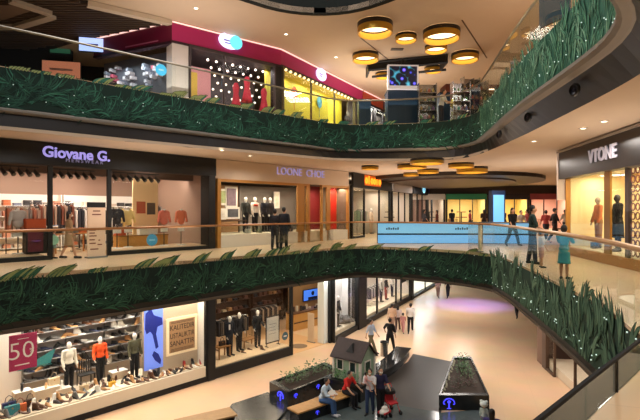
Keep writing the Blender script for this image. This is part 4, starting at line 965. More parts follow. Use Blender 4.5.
obj('desk_body', MB().box(0, w, 0, .5, 0, .42), mat((198, 140, 66), .5, noise=.1), r); obj('desk_top', MB().box(-.03, w+.03, -.03, .53, .42, .46), WOOD, r)
for i, (px, c, lb) in enumerate(((120, (200, 90, 50), 'orange carton on the left end of the wooden desk'), (143, (230, 220, 200), 'white folded shirt pile on the middle of the wooden desk'), (152, (230, 225, 215), 'white carton behind the blue round sticker'))):
    g = FA1.root('display_box', FA1.s(px, 1.6), 1.62, .62, label=lb, cat='box'); obj('carton', MB().box(-.2, .2, -.12, .12, 0, .28), mat(c), g); obj('carton_lid', MB().box(-.21, .21, -.13, .13, .28, .32), mat(tuple(int(v*.85) for v in c)), g)
for px, hh, lb in ((35, .95, 'stacked orange box on the black pedestal in the left window'),):
    r = FA1.root('pedestal', FA1.s(px, 1.0), 1.0, .16, label='black display pedestal in the left window', cat='pedestal'); obj('pedestal_body', MB().box(-.32, .32, -.2, .2, 0, .8), DARK, r); obj('pedestal_top', MB().box(-.36, .36, -.24, .24, .8, .84), BLACK, r)
    g = FA1.root('display_box', FA1.s(px, 1.0), 1.0, 1.0, label=lb, cat='box'); obj('carton', MB().box(-.3, .3, -.15, .15, 0, .3), mat((210, 92, 44)), g); obj('carton_lid', MB().box(-.31, .31, -.16, .16, .3, .34), mat((190, 80, 40)), g)
r = FA1.root('window_poster', FA1.s(28, .1), .1, .18, label='dark window poster with violet burst and pale round badge beside it', cat='poster')
obj('sheet', MB().box(0, .45, 0, .02, .1, .85), mat((96, 30, 40)), r); obj('burst', MB().lathe([(.001, 0), (.14, 0)], c=(.22, 0, 0), seg=9), mat((120, 80, 190), .5, emit=.3), r).location = (0, -.01, .45)
r.children[-1].rotation_euler = (0, 0, 0)
obj('badge', MB().tube((.75, -.01, .45), (.75, .01, .45), .17, seg=20), mat((150, 200, 170)), r)
s_, h_ = FA1.sh(152, 240, -.02); r = FA1.root('window_sticker', s_, -.02, h_, label='round bright blue sticker on the right display glass', cat='sticker'); obj('disc', MB().tube((0, 0, 0), (0, -.008, 0), .23, seg=24), mat((60, 150, 196), .5), r); obj('disc_mark', MB().box(-.12, .12, -.013, -.008, -.03, .03), mat((120, 190, 220)), r)
s0_ = FA1.s(87.5, -.5); s1_ = FA1.s(105.5, -.5)
r = FA1.root('stand_poster', s0_, -.5, 0, label='white upright stand poster with black head strip before the shop doorway', cat='stand poster'); w = s1_-s0_
obj('sheet', MB().box(0, w, 0, .05, .05, 1.72), mat((232, 200, 170), .5), r); obj('head_strip', MB().box(0, w, -.005, .055, 1.72, 1.9), BLACK, r); obj('foot', MB().box(-.03, w+.03, -.12, .17, 0, .05), GREY, r)
m = MB()
for z, x0, x1 in ((1.6, .3, .7), (1.48, .25, .75), (.95, .1, .45), (.85, .1, .4), (.75, .1, .5), (.62, .1, .4), (.5, .1, .45), (.6, .6, .7), (.45, .55, .8), (.3, .15, .6)): m.box(x0*w, x1*w, -.004, 0, z-.02, z+.02)
obj('small_print', m, mat((120, 60, 50)), r)
for px, dp, pw in ((0, 2.2, 50), (30, 2.2, 50), (78, 2.2, 44), (78, 4.2, 70), (120, 2.1, 44), (145, 1.7, 50), (170, 2, 50), (195, 2, 34), (20, 4.2, 60), (140, 3.8, 50)): FA1.area(FA1.s(px, dp), dp, 3.4, 1.0, .6, pw, (1, .86, .75))

# ---- beige shop with gold frame and red entrance
c0, c1 = FA1.s(214.5), FA1.s(348)
BEI = mat((206, 184, 160), .6); GLD = mat((186, 132, 62), .4, .3)
FA1.struct('wall_beige_header', MB().box(c0, c1, -.05, .3, 3.0, H1), BEI)
s, h = FA1.sh(302, 173, -.08); sign(FA1, s, -.07, h, 'LOONE  CHOE', .52, mat((160, 152, 206), .5, emit=.5), 'faint lilac lettering on the beige header above the gold framed window', sx=1.0)
d0, d1 = FA1.s(216.5), FA1.s(309)
storefront(FA1, d0, d1, 'gold framed display window above a white plinth on the first floor', 3.0, 0, (.55, mat((222, 214, 200), .5)), [FA1.s(300.5)], frame=GLD, post=.18, mw=.5)
storefront(FA1, FA1.s(321), FA1.s(348), 'red backed display window beside the dark red doorway', 3.0, 0, (.55, mat((222, 214, 200), .5)), [FA1.s(328)], frame=GLD, post=.08, mw=.3)
room(FA1, c0, c1, 4.5, 3.0, mat((110, 92, 76), .7, noise=.15), CREAM, mat((70, 60, 50), .7), (2.2, .55))
FA1.struct('wall_red_entry', MB().box(FA1.s(309, 1.5), FA1.s(321, 1.5), 1.5, 1.6, 0, 3.0), mat((128, 24, 24), .6))
FA1.struct('wall_red_panel', MB().box(FA1.s(329, .8), FA1.s(337, .8), .8, .9, .55, 3.0), mat((225, 48, 28), .6))
FA1.struct('wall_peach_panel', MB().box(FA1.s(337, .8), c1-.1, .8, .9, .55, 3.0), mat((222, 140, 96), .6))
FA1.struct('wall_grey_display', MB().box(FA1.s(240, 2.2), FA1.s(300, 2.2), 2.25, 2.35, .55, 2.9), mat((120, 112, 104), .7))
for i, (px, py, w, h, c, lb) in enumerate(((222.5, 197, .55, .8, (150, 160, 110), 'small green toned framed picture at the left of the gold window'), (231.5, 197, .75, 1.05, (120, 100, 110), 'white framed portrait picture, larger, in the gold window'),
        (222, 214, .5, .55, (210, 200, 190), 'small pale framed picture low at the left of the gold window'), (233, 213, .85, .6, (80, 80, 84), 'white framed landscape picture below the portrait'), (277, 200, .4, .9, (235, 220, 190), 'narrow pale framed picture at the right of the gold window'))):
    s_, h_ = FA1.sh(px, py, 2.0); r = FA1.root('framed_picture', s_, 2.0, h_-h/2, label=lb, cat='picture')
    obj('picture_frame', MB().box(-w/2, w/2, 0, .05, 0, h), WHITE, r); obj('picture', MB().box(-w/2+.1, w/2-.1, -.01, 0, .1, h-.1), mat(c, .6, noise=.6, scale=6), r)
FA1.struct('wall_picture_board', MB().box(FA1.s(218, 2.0), FA1.s(239, 2.0), 2.06, 2.14, .55, 2.9), mat((150, 112, 74), .7))
table(FA1, FA1.s(228, 1.3), 1.3, .55, 1.8, .6, .6, DWOOD, 'dark wooden table under the framed pictures')
for px, tp, bt, lb in ((245.5, (50, 52, 48), (30, 30, 34), 'mannequin in dark olive clothing, leftmost in the gold window'), (255, (224, 214, 204), (36, 34, 38), 'mannequin in white with a red scarf in the gold window'),
        (264.5, (34, 34, 46), (26, 26, 30), 'mannequin in dark clothing next to the white one'), (270, (44, 36, 40), (30, 28, 30), 'mannequin in black, right of the group in the gold window')):
    r_, hh = figure('mannequin', lb, 'mannequin', FA1.w(FA1.s(px, 1.1), 1.1, .55), FA1.rz, 1.74, top=tp, sleeve=1, bottom=bt, vox=.022, **DOLL)
    if 'scarf' in lb: obj('scarf', MB().lathe([(.1, 1.42), (.16, 1.38), (.17, 1.28), (.1, 1.3)], seg=14, sy=.8), mat((210, 70, 40)), r_, smooth=True)
for i, px in enumerate((248, 259, 281, 290)): handbag(FA1, px, .5, .55, ((170, 170, 160), (60, 70, 60), (90, 60, 50), (60, 60, 66))[i], ('light grey', 'dark green', 'brown', 'charcoal')[i] + ' handbag on the plinth of the gold framed window', .3)
for px, dp, pw in ((228, 1, 36), (250, 1, 40), (272, 1, 36), (292, 1, 30), (315, .8, 22), (333, .4, 26), (342, .4, 26)): FA1.area(FA1.s(px, dp), dp, 2.85, .7, .4, pw, (1, .82, .62))
# ---- black framed shop with orange sign and beyond
e0, e1 = FB1.s(351), FB1.s(390)
storefront(FB1, e0, e1, 'black framed shop with orange lit sign past the red window', 3.1, .12, None, [FB1.s(364), FB1.s(379)], post=.15, mw=.12, header=(3.0, H1, BLACK), door=((FB1.s(365), FB1.s(378)),))
s, h = FB1.sh(373.5, 181.5, -.2); rs = FB1.root('shop_sign', s, -.19, h, label='orange glowing sign on the black header past the red window', cat='sign')
m = MB()
for i in range(6): m.lathe([(.09, -.03), (.2, -.03), (.2, .03), (.09, .03), (.09, -.03)], seg=12, c=(-1.15+.46*i, 0, 0)) if i % 3 != 1 else m.box(-1.25+.46*i, -1.15+.46*i, -.2, .3, -.03, .03)
m.b.transform(Matrix.Rotation(PI/2, 4, 'X')); obj('lettering', m, mat((240, 130, 30), .5, emit=2.2), rs); obj('sign_glow_box', MB().box(-1.4, 1.4, .02, .05, -.3, .34), mat((190, 90, 20), .5, emit=.5), rs)
room(FB1, e0, e1, 4, 3.05, mat((206, 196, 180), .7), CREAM, WHITE, None)
for px, c, lb in ((357, (120, 140, 110), 'green grey garments inside the black framed shop'), (384, (190, 180, 170), 'pale garments at the right of the black framed shop')):
    clothes_rail(FB1, FB1.s(px, 1.5), 1.5, 1.3, [c, (80, 80, 80), (200, 196, 186)], 'rail of ' + lb, h=1.7)
figure('mannequin', 'cream clothed mannequin in the doorway of the orange signed shop', 'mannequin', FB1.w(FB1.s(371, 1.2), 1.2, 0), FB1.rz, 1.8, top=(232, 210, 180), sleeve=1, bottom=(210, 180, 150), vox=.025, **DOLL)
for px in (357, 371, 384): FB1.area(FB1.s(px, 1), 1, 2.95, 1.2, .8, 42, (1, .86, .7))
g0 = e1
names = [('white header', (190, 180, 176), (210, 200, 190)), ('dark header', (24, 26, 34), (150, 120, 110)), ('violet lit header', (60, 50, 120), (120, 120, 140)), ('grey header', (70, 66, 64), (150, 140, 120))]
for i, (nm, hc, wc) in enumerate(names):
    sa = g0+.3; sb = sa+4.6
    storefront(FB1, sa, sb, 'distant first-floor shop front with a %s' % nm, 3.1, .1, None, [sa+1.6, sa+3.1], post=.12, header=(3.0, H1, mat(hc, .6)), door=((sa+1.6, sa+3.1),))
    room(FB1, sa, sb, 3, 3.05, mat(wc, .7), CREAM, WHITE, None); FB1.area(sa+2.3, 1.4, 2.95, 2.5, 1, 75, ((1, .9, .8), (1, .8, .66), (.75, .8, 1), (1, .85, .7))[i])
    clothes_rail(FB1, sa+.4, 1.2, 1.1, [(60, 70, 90), (180, 60, 60), (200, 200, 190)], 'clothes rail inside the distant shop with a %s' % nm, h=1.6, n=6)
    if i == 2: glow = FB1.root('shop_sign', sa+2.3, -.2, 3.1, label='blue violet glowing sign box on a distant shop header', cat='sign'); obj('lit_face', MB().box(-1.9, 1.9, -.06, 0, -.1, .5), mat((110, 110, 225), .5, emit=1.2), glow); obj('case', MB().box(-1.95, 1.95, 0, .04, -.14, .54), DARK, glow)
    if i == 1: sign(FB1, sa+3, -.2, 3.4, 'O', .9, mat((140, 210, 240), .5, emit=1.8), 'small pale blue round light on a distant dark header')
    g0 = sb
# ---- far hall end: colourful far shops
FZ = Fac((7.5, 42.5), (24.0, 41.5), L1)
far = [('white lit header', (200, 196, 190), (190, 170, 150)), ('green lit header', (50, 140, 100), (214, 190, 120)), ('dark header and yellow interior', (40, 34, 40), (224, 196, 110)), ('pink lit poster', (150, 70, 80), (220, 170, 150)), ('yellow lit header', (214, 180, 90), (230, 200, 130))]
FZ.struct('wall_far_band', MB().box(-14, 18, .3, .5, 3.0, H1), mat((70, 60, 56), .7))
for i, (nm, hc, wc) in enumerate(far):
    sa, sb = i*3.6, i*3.6+3.5
    storefront(FZ, sa, sb, 'farthest first-floor shop with a %s' % nm, 3.0, .1, None, [sa+1.2, sa+2.3], post=.12, header=(2.6, 3.1, mat(hc, .6)), door=((sa+1.2, sa+2.3),))
    room(FZ, sa, sb, 3, 2.9, mat(wc, .7), CREAM, WHITE, None); FZ.area(sa+1.8, .9, 2.8, 2, 1, 150, (1, .92, .8))
    table(FZ, sa+.75, .8, 0, .8, .5, .9, mat((200, 60, 60)) if i == 2 else WOOD, 'small display table in the farthest shop with a %s' % nm)
# blue lit column, wooden tables
for px, lb in ((497, 'slanted blue advert column in the far hall'), (575.5, 'bluish lit panel at the end of the right shop')):
    d = 33 if px < 500 else 18.2; p = atd(px, 240, d); p.z = L1
    r = empty('advert_column', p, .2, label=lb, cat='advert column'); w = .5 if px < 500 else .14
    obj('column_body', MB().box(-w, w, -.2, .2, 0, 3.0), mat((40, 60, 100), .5), r); obj('lit_face', MB().box(-w*.8, w*.8, -.215, -.2, .8, 2.7), mat((110, 180, 230), .5, emit=.9), r)
# light blue two-tier counter behind the far railing
k0 = at(378, 243.5, L1); k1 = at(478, 243.5, L1); k1.y = k0.y-.0
r = empty('kiosk_counter', (k0.x, k0.y, L1), 0, label='long light blue two-tier kiosk counter behind the far railing', cat='counter'); w = 5.0
BL = mat((124, 186, 228), .4, emit=.6); BL2 = mat((110, 172, 228), .4, emit=.7)  # emission added so the blue counter panels come out brighter
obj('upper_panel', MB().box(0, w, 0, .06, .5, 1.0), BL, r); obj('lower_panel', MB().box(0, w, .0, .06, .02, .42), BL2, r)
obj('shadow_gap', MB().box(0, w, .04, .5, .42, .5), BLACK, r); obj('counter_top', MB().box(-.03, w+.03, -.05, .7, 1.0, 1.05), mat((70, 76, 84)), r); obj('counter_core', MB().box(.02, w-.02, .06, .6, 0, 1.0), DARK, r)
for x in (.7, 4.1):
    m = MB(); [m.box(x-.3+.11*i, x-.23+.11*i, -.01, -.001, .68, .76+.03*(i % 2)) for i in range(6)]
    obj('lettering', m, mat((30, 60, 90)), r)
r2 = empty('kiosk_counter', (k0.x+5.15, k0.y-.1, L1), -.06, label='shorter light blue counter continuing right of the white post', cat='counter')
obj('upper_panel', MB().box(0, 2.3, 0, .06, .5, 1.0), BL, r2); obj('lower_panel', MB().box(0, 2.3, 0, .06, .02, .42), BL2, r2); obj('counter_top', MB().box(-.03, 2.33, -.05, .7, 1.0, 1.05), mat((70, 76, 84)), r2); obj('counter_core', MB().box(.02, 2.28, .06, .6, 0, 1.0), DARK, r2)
p = (6.2, 18.6, L1); r = empty('railing_post', p, .3, label='pale upright post behind the far railing corner beside the blue counter', cat='post'); obj('post_body', MB().box(-.06, .06, -.04, .04, 0.05, 1.12), mat((214, 206, 190)), r); obj('post_foot', MB().box(-.1, .1, -.08, .08, 0, .05), GREY, r)
for i, (x, c, lb) in enumerate(((.6, (60, 50, 44), 'dark goods stand on the left of the blue counter'), (2.6, (40, 40, 44), 'black goods stand on the middle of the blue counter'), (4.2, (120, 60, 50), 'reddish goods stand on the right of the blue counter'))):
    g = empty('goods_stand', (k0.x+x, k0.y+.35, L1+1.05), label=lb, cat='display stand'); obj('stand_pole', MB().tube((0, 0, 0), (0, 0, .5), .03, seg=8), DARK, g); obj('stand_tray', MB().box(-.25, .25, -.15, .15, .22, .26).box(-.2, .2, -.12, .12, .48, .52), mat(c), g)

# ---- right-hand shop, first floor
FR1 = Fac((9.15, 17.75), (8.35, 11.9), L1)
storefront(FR1, 0, 9.0, 'cream lit shop with big black header on the right walkway', 3.0, .3, None, [], post=.06, frame=GLD, mw=.07, header=None)
FR1.struct('wall_black_header', MB().box(0, 9, -.3, .1, 2.78, H1), mat((22, 18, 16), .4))
FR1.struct('trim_header_edge', MB().box(-.1, 0, -.34, .0, 2.0, H1), mat((225, 205, 190), .5, emit=.15)).name = 'trim_header_edge'
FR1.struct('trim_header_top', MB().box(-.1, 9, -.36, -.3, H1-.09, H1-.02), mat((150, 140, 130), .5))
s, h = FR1.sh(602, 154.5, -.32); sign(FR1, s, -.33, h, 'VTONE', .56, mat((180, 174, 184), .5, emit=.35), 'pale lettering on the big black header of the right shop', bold=.01)
FR1.struct('column_gold', MB().box(FR1.s(605, 0), FR1.s(611, 0), -.03, .03, 0, 2.95), mat((170, 122, 52), .35, .5))
FR1.struct('column_dark', MB().box(FR1.s(626), FR1.s(629.5), -.03, .03, 0, 2.95), mat((60, 46, 40), .5))
room(FR1, 0, 9, 2.2, 2.95, mat((240, 220, 168), .7), CREAM, WHITE, (2.1, .3))
figure('mannequin', 'mannequin in a brown top with orange pattern left of the gold column', 'mannequin', FR1.w(FR1.s(598.5, .7), .7, .3), FR1.rz, 1.8, top=(196, 112, 66), sleeve=1, bottom=(150, 110, 76), hair=(30, 20, 20), vox=.018, doll=True, skin=(150, 130, 110))
figure('mannequin', 'dark clothed mannequin at the left side of the cream window', 'mannequin', FR1.w(FR1.s(591, .9), .9, .3), FR1.rz, 1.76, top=(40, 36, 36), sleeve=1, bottom=(30, 28, 28), vox=.018, doll=True, skin=(60, 50, 46))
figure('mannequin', 'mannequin in a long black hooded coat right of the gold column', 'mannequin', FR1.w(FR1.s(618, .7), .7, .3), FR1.rz, 1.84, top=(22, 20, 24), sleeve=1, bottom=(22, 20, 24), dress=.5, vox=.018, doll=True, skin=(40, 36, 38))
handbag(FR1, 594, .5, .3, (60, 44, 30), 'dark handbag at the feet of the left dark mannequin', .3)
m = MB(); r = FR1.root('lattice_screen', FR1.s(631, .3), .3, .3, label='dark patterned lattice screen at the far right of the cream shop', cat='screen')
for i in range(9):
    for j in range(10):
        m.lathe([(.09, -.012), (.12, -.012), (.12, .012), (.09, .012), (.09, -.012)], seg=8, c=(i*.25+.12, 0, 0), sy=.2)
        for v in list(m.b.verts)[-40:]:
            x, y, z = v.co; v.co = (i*.25+.12 + (x-(i*.25+.12)), z, j*.26+.12 + y*5)
obj('lattice', m, mat((110, 60, 56), .5), r); obj('lattice_frame', MB().box(-.04, 0, -.03, .03, 0, 2.6).box(2.3, 2.34, -.03, .03, 0, 2.6).box(0, 2.3, -.03, .03, 2.58, 2.64), DARK, r)
for s in (.8, 2.2, 3.6, 5, 7): FR1.area(s, .9, 2.85, .9, .6, 34, (1, .88, .6))
# ================================================================ second floor
PUR = mat((178, 34, 104), .5); 
FP1 = Fac(at(172, 20, C2)[:2], at(281, 48, C2)[:2], L2)
FP2 = Fac(at(281, 48, C2)[:2], at(370, 93, C2)[:2], L2)
w1 = (Vector(at(281, 48, C2)[:2])-Vector(at(172, 20, C2)[:2])).length
HT = C2-L2-.02
def fascia(fc, s0, s1, z0, z1, m, label, cat='fascia', dep=0.0):
    r = fc.root('fascia_board', s0, dep, z0, label=label, cat=cat)
    obj('board', MB().box(0, s1-s0, 0, .25, 0, z1-z0), m, r); obj('cove_light', MB().box(0, s1-s0, -.05, 0, z1-z0+.03, z1-z0+.07), mat((255, 206, 196), .5, emit=1.2), r); obj('lower_edge', MB().box(0, s1-s0, -.03, .25, -.1, 0), mat((50, 26, 40), .5), r); return r
fascia(FP1, 0, w1, HT-.82, HT-.1, PUR, 'magenta purple fascia board over the shop with round string lights')
fascia(FP2, 0, 9.2, HT-.78, HT-.1, PUR, 'magenta purple fascia board over the yellow shop window')
fascia(FP2, 9.4, 12.6, HT-.7, HT-.1, mat((196, 84, 60), .5), 'short orange red fascia board past the purple one')
fascia(FP2, 12.8, 20, HT-.7, HT-.1, mat((120, 84, 90), .5), 'dull pink fascia board at the far end of the upper shops')
FPL = Fac((FP1.o.x-4.2, FP1.o.y+2.0), (FP1.o.x, FP1.o.y), L2)
fascia(FPL, 0, (FPL.o-FP1.o).length, HT-.84, HT-.12, mat((112, 18, 58), .5), 'darker magenta fascia receding left of the white column')
obj('fascia_slogan', MB().box(.0, 1.9, -.02, 0, 0, .05), mat((170, 90, 130)), FPL.root('slogan_strip', 2.0, -.005, HT-.75, label='thin pale line of writing on the receding magenta fascia', cat='sign'))
FP1.struct('column_white', MB().box(.0, .72, .0, .6, 0, HT-.85), mat((205, 198, 196), .6))
# round lit signs (two)
def round_sign(fc, px, py, r1, label, cyan=True):
    s, h = fc.sh(px, py, -.12); r = fc.root('lit_sign', s, -.06, h, label=label, cat='sign')
    obj('sign_box', MB().lathe([(.001, -.05), (r1*.92, -.05), (r1, 0), (r1, .05)], seg=28), mat((205, 205, 240), .5, emit=1.25), r).rotation_euler = (PI/2, 0, 0)
    r.children[-1].scale = (1.3, .85, 1)
    if cyan: obj('cyan_disc', MB().tube((r1*.75, -.08, 0), (r1*.75, -.03, 0), r1*.72, seg=24), mat((100, 215, 235), .5, emit=1.2), r)
    m = MB().box(-r1*.7, r1*.2, -.075, -.06, -.03, .02).box(-r1*.6, r1*.1, -.075, -.06, -.14, -.1); obj('sign_mark', m, mat((150, 110, 200)), r)
round_sign(FP1, 230, 41, .42, 'white and cyan glowing oval sign on the first purple fascia')
round_sign(FP2, 322, 74.5, .4, 'pale blue glowing round sign on the second purple fascia', False)
# shop with dotted lights
FP1.struct('wall_dark_shop', MB().box(.7, w1, 2.5, 2.6, 0, HT-.8), mat((84, 76, 84), .7)); FP1.struct('ceiling_dark_shop', MB().box(.7, w1, .2, 2.5, HT-.9, HT-.82), mat((60, 54, 60), .7))
FP1.struct('column_black', MB().box(w1-.35, w1+.02, -.02, .4, 0, HT-.85), BLACK)
rr = random.Random(9); first = None
for i in range(9):
    for j in range(6):
        s = 2.0+ i*.42 + (j % 2)*.2; dp = .8+.28*j*.3; h = HT-1.05-.3*j
        if s > w1-.5: continue
        if first is None:
            first = FP1.root('globe_bulb', s, dp, h, label='small warm white globe bulb in the dotted light curtain under the purple fascia', cat='light bulb', group='globe bulbs under the purple fascia')
            obj('bulb', MB().ball((0, 0, 0), .055, 2), mat((250, 226, 214), .5, emit=2.4), first, smooth=True); obj('bulb_cap', MB().tube((0, 0, .05), (0, 0, .1), .02, seg=6), DARK, first)
        else: copy_tree(first, loc=FP1.w(s, dp, h))
r = FP1.root('window_display_panel', FP1.s(195, .5), .5, 0, label='pink arched shop window panel right of the white column', cat='panel')
obj('panel', MB().prism([(-.75, 0), (.75, 0), (.75, .06), (-.75, .06)], 0, 2.35), mat((236, 160, 170), .6, emit=.2), r); obj('inner_stripe', MB().box(-.2, .1, -.02, 0, .3, 2.1), mat((240, 196, 90), .6, emit=.2), r); obj('inner_stripe', MB().box(-.68, -.5, -.02, 0, 0, 2.3), mat((226, 70, 90)), r)
for px, py, lb in ((236, 98, 'red dress on a stand, left, in the dotted light shop'), (247, 94, 'red dress on a stand, tallest, in the dotted light shop'), (264, 98, 'red dress on a stand near the black column')):
    r = FP1.root('dress_stand', FP1.s(px, .6), .6, 0, label=lb, cat='dress form'); hh = 2.0 if px != 247 else 2.4
    obj('stand_pole', MB().tube((0, 0, 0), (0, 0, hh), .02, seg=6), DARK, r); obj('dress', MB().lathe([(.09, hh), (.16, hh-.2), (.12, hh-.5), (.22, hh-1.0), (.26, hh-1.2), (.001, hh-1.15)], seg=16), mat((214, 44, 74), .7), r, smooth=True)
FP2.struct('wall_yellow', MB().box(.0, 8.0, .9, 1.0, 0, HT-.8), mat((226, 210, 60), .6)); FP2.struct('ceiling_yellow_shop', MB().box(.1, 8, .2, .9, HT-.88, HT-.82), mat((190, 170, 60), .7))
storefront(FP2, .1, 8.0, 'yellow upper shop window below the string of bulbs', HT-.85, .1, None, [2.8, 5.4], post=.08, frame=mat((90, 80, 50)))
storefront(FP1, .75, w1-.35, 'dark upper shop window with dotted lights', HT-.85, .1, None, [2.4], post=.06, frame=mat((70, 60, 64)))
fb = None
for i in range(18):
    s, h = .3+i*.42, HT-.98
    if fb is None:
        fb = FP2.root('string_bulb', s, -.08, h, label='warm bulb in the row along the lower edge of the second purple fascia', cat='light bulb', group='row of bulbs above the yellow window')
        obj('bulb', MB().ball((0, 0, 0), .075, 2), mat((250, 226, 170), .5, emit=1.6), fb, smooth=True); obj('bulb_cap', MB().tube((0, 0, .06), (0, 0, .1), .03, seg=6), DARK, fb)
    else: copy_tree(fb, loc=FP2.w(s, -.08, h))
for px, py, c, lb in ((295, 93, (232, 110, 60), 'orange balloon motif on the yellow shop wall'), (320, 102, (70, 150, 170), 'blue balloon motif on the yellow shop wall')):
    s, h = FP2.sh(px, py, .8); r = FP2.root('balloon_motif', s, .84, h, label=lb, cat='wall motif')
    obj('balloon', MB().lathe([(.001, -.02), (.26, -.015), (.28, .02)], seg=20), mat(c), r).rotation_euler = (PI/2, 0, 0); r.children[-1].scale = (1, 1.25, 1); obj('balloon_string', MB().box(-.01, .01, 0, .02, -.9, -.3), mat(c), r)
for i, s in enumerate((1.2, 3.2, 5.2, 7.0)): FP2.area(s, .45, HT-.95, 1.2, .4, 26, (1, .95, .8))
for s in (1.5, 3, 4.8): FP1.area(s, .9, HT-1.0, 1, .4, 22, (1, .88, .86))
figure('mannequin', 'dark silhouetted mannequin at the right end of the yellow shop', 'mannequin', FP2.w(FP2.s(335.5, .3), -.5, 0), FP2.rz, 1.9, top=(60, 60, 60), sleeve=1, bottom=(40, 40, 44), vox=.025, doll=True, skin=(120, 116, 110))
FP2.struct('wall_grey_end', MB().box(8.1, 20, .5, .6, 0, HT-.7), mat((110, 104, 108), .6)); 
for i in range(4): storefront(FP2, 8.2+2.9*i, 11.0+2.9*i, ('grey upper shop window directly past the yellow one', 'grey upper shop window, second past the yellow one', 'grey upper shop window left of the screen kiosk', 'grey upper shop window partly behind the screen kiosk')[i], HT-.8, .1, None, [9.6+2.9*i], frame=mat((50, 46, 50)))
FP2.area(12, .0, HT-1, 3, .4, 40)
# far left upper shops
FL2 = Fac((-21, 21.6), (-9.6, 24.4), L2)
FL2.struct('wall_upper_left', MB().box(-6, 15, 2.6, 2.7, 0, HT), mat((40, 34, 36), .7)); FL2.struct('wall_upper_left_band', MB().box(-6, 9, 0, .2, 2.1, HT), mat((28, 24, 26), .6))
def glow_panel(px0, py0, px1, py1, dep, m, name, label, cat, fc=FL2, mark=None):
    s0, h0 = fc.sh(px0, py1, dep); s1, h1 = fc.sh(px1, py0, dep); hh = (py1-py0)/F*fc.w(s0, dep).y
    r = fc.root(name, s0, dep, h0, label=label, cat=cat); obj('lit_face', MB().box(0, s1-s0, 0, .06, 0, hh), m, r); obj('case', MB().box(-.04, s1-s0+.04, .06, .14, -.04, hh+.04), DARK, r)
    if mark: obj('sign_mark', MB().box((s1-s0)*.2, (s1-s0)*.8, -.02, 0, hh*.4, hh*.55), mark, r)
    return r
glow_panel(79, 37, 103, 50, -2.6, mat((170, 190, 250), .5, emit=1.3), 'lit_sign', 'blue white glowing sign left of the magenta fascia', 'sign', mark=mat((120, 110, 220)))
glow_panel(50, 39, 70, 52, -.15, mat((60, 120, 92), .5, emit=.25), 'lit_sign', 'dull green sign panel behind the upper left railing', 'sign', mark=mat((90, 150, 120)))
glow_panel(42, 60, 80, 76, -.3, mat((236, 146, 112), .6, emit=.35), 'picture_panel', 'orange and pink picture panel behind the upper left leaves', 'picture', mark=mat((250, 196, 190)))
FL2.struct('wall_maroon', MB().box(FL2.s(25, .5), FL2.s(80, .5), .5, .6, 1.8, 2.6), mat((70, 16, 30), .6))
s_, h_ = FPL.sh(161, 70, .3)
r = empty('round_sticker', atd(161, 70, 18.5), FP1.rz, label='round cyan sticker beside the white column upstairs', cat='sticker'); obj('disc', MB().tube((0, 0, 0), (0, -.02, 0), .22, seg=24), mat((60, 170, 220), .5, emit=.3), r); obj('disc_mark', MB().box(-.1, .1, -.025, -.02, -.03, .03), mat((160, 220, 240)), r)
obj('sticker_pane', MB().box(-1.2, .6, 0, .015, -1.9, .6), GLASS, r)
# dotted lights in the shop left of the column
FPL.struct('wall_grey_stock', MB().box(-.5, 4.4, 1.0, 1.1, 0, HT-.85), mat((96, 100, 112), .6))
for i in range(30):
    px = rr.uniform(100, 158); py = rr.uniform(64, 86); s, h = FPL.sh(px, py, .6)
    g = FPL.root('stock_item', s, .7, h, label='tiny pale product on the grey stock wall left of the white column', cat='product', group='tiny products on the grey upper wall')
    obj('product', MB().box(-.07, .07, 0, .3, -.07, .07), mat(rr.choice([(210, 210, 220), (230, 220, 225), (190, 90, 110), (170, 180, 200)])), g)
for s in (.8, 2.6): FPL.area(s, .2, HT-1.2, 1, .5, 26, (.95, .95, 1))
FL2.area(FL2.s(60, .0), .4, 2.6, 3, .5, 16)
# hanging truss with screen, navy kiosks
NAVY = mat((14, 46, 72), .4)
d = 25.0
def P(px, py, d): return atd(px, py, d)
a = P(369, 70, 25.5); b = P(447, 62, 24.3); t = empty('ceiling_truss', (a+b)/2, 0, label='black hanging truss frame above the screen kiosk', cat='truss')
c_ = (a+b)/2
mb = MB()
for dy in (-.0, 1.3):
    for dz in (0, .38):
        mb.tube(a-c_+Vector((.3*(dy > 0), dy, dz)), b-c_+Vector((.3*(dy > 0), dy, dz)), .07, seg=4)
obj('truss_rail', mb, BLACK, t)
mb = MB().box(-.04, .04, 0, 1.3, 0, .4); 
for q in (a, b):
    e = q-c_; obj('truss_end', MB().box(e.x-.05, e.x+.05, e.y, e.y+1.3, e.z-.05, e.z+.45), BLACK, t)
obj('truss_skin', MB().prism([((a-c_).x, (a-c_).y+.02), ((b-c_).x, (b-c_).y+.02), ((b-c_).x, (b-c_).y+.05), ((a-c_).x, (a-c_).y+.05)], -.05, .36), BLACK, t)
for q in (a, b): e = q-c_; obj('hanger_rod', MB().tube(e+Vector((0, .6, .4)), Vector((e.x, e.y+.6, C2-c_.z)), .015, seg=6), DARK, t)
obj('truss_lamp', MB().box(-.9, -.4, -.04, 0.0, -.12, -.04), mat((250, 236, 214), .5, emit=2), t)
a = P(388, 88.5, 24.0); b = P(419, 62, 24.0)
t = empty('hanging_screen', (a.x, 24.0, a.z), .06, label='white framed screen with blue violet flower picture hung under the black truss', cat='screen'); w, h = b.x-a.x, b.z-a.z-.12
obj('screen_frame', MB().box(0, w, 0, .25, 0, h), mat((225, 225, 232), .4, emit=.25), t)
obj('screen', MB().box(.08, w-.08, -.01, 0, .16, h-.08), screen_mat('flower_picture', [(0.0, (190, 120, 255)), (.2, (70, 80, 220)), (.3, (14, 18, 44)), (.62, (8, 10, 20)), (.9, (70, 160, 190))], 3.0, 1.4, 'VOR'), t)
obj('screen_bracket', MB().box(w*.45, w*.55, .1, .2, h, h+.3), BLACK, t)
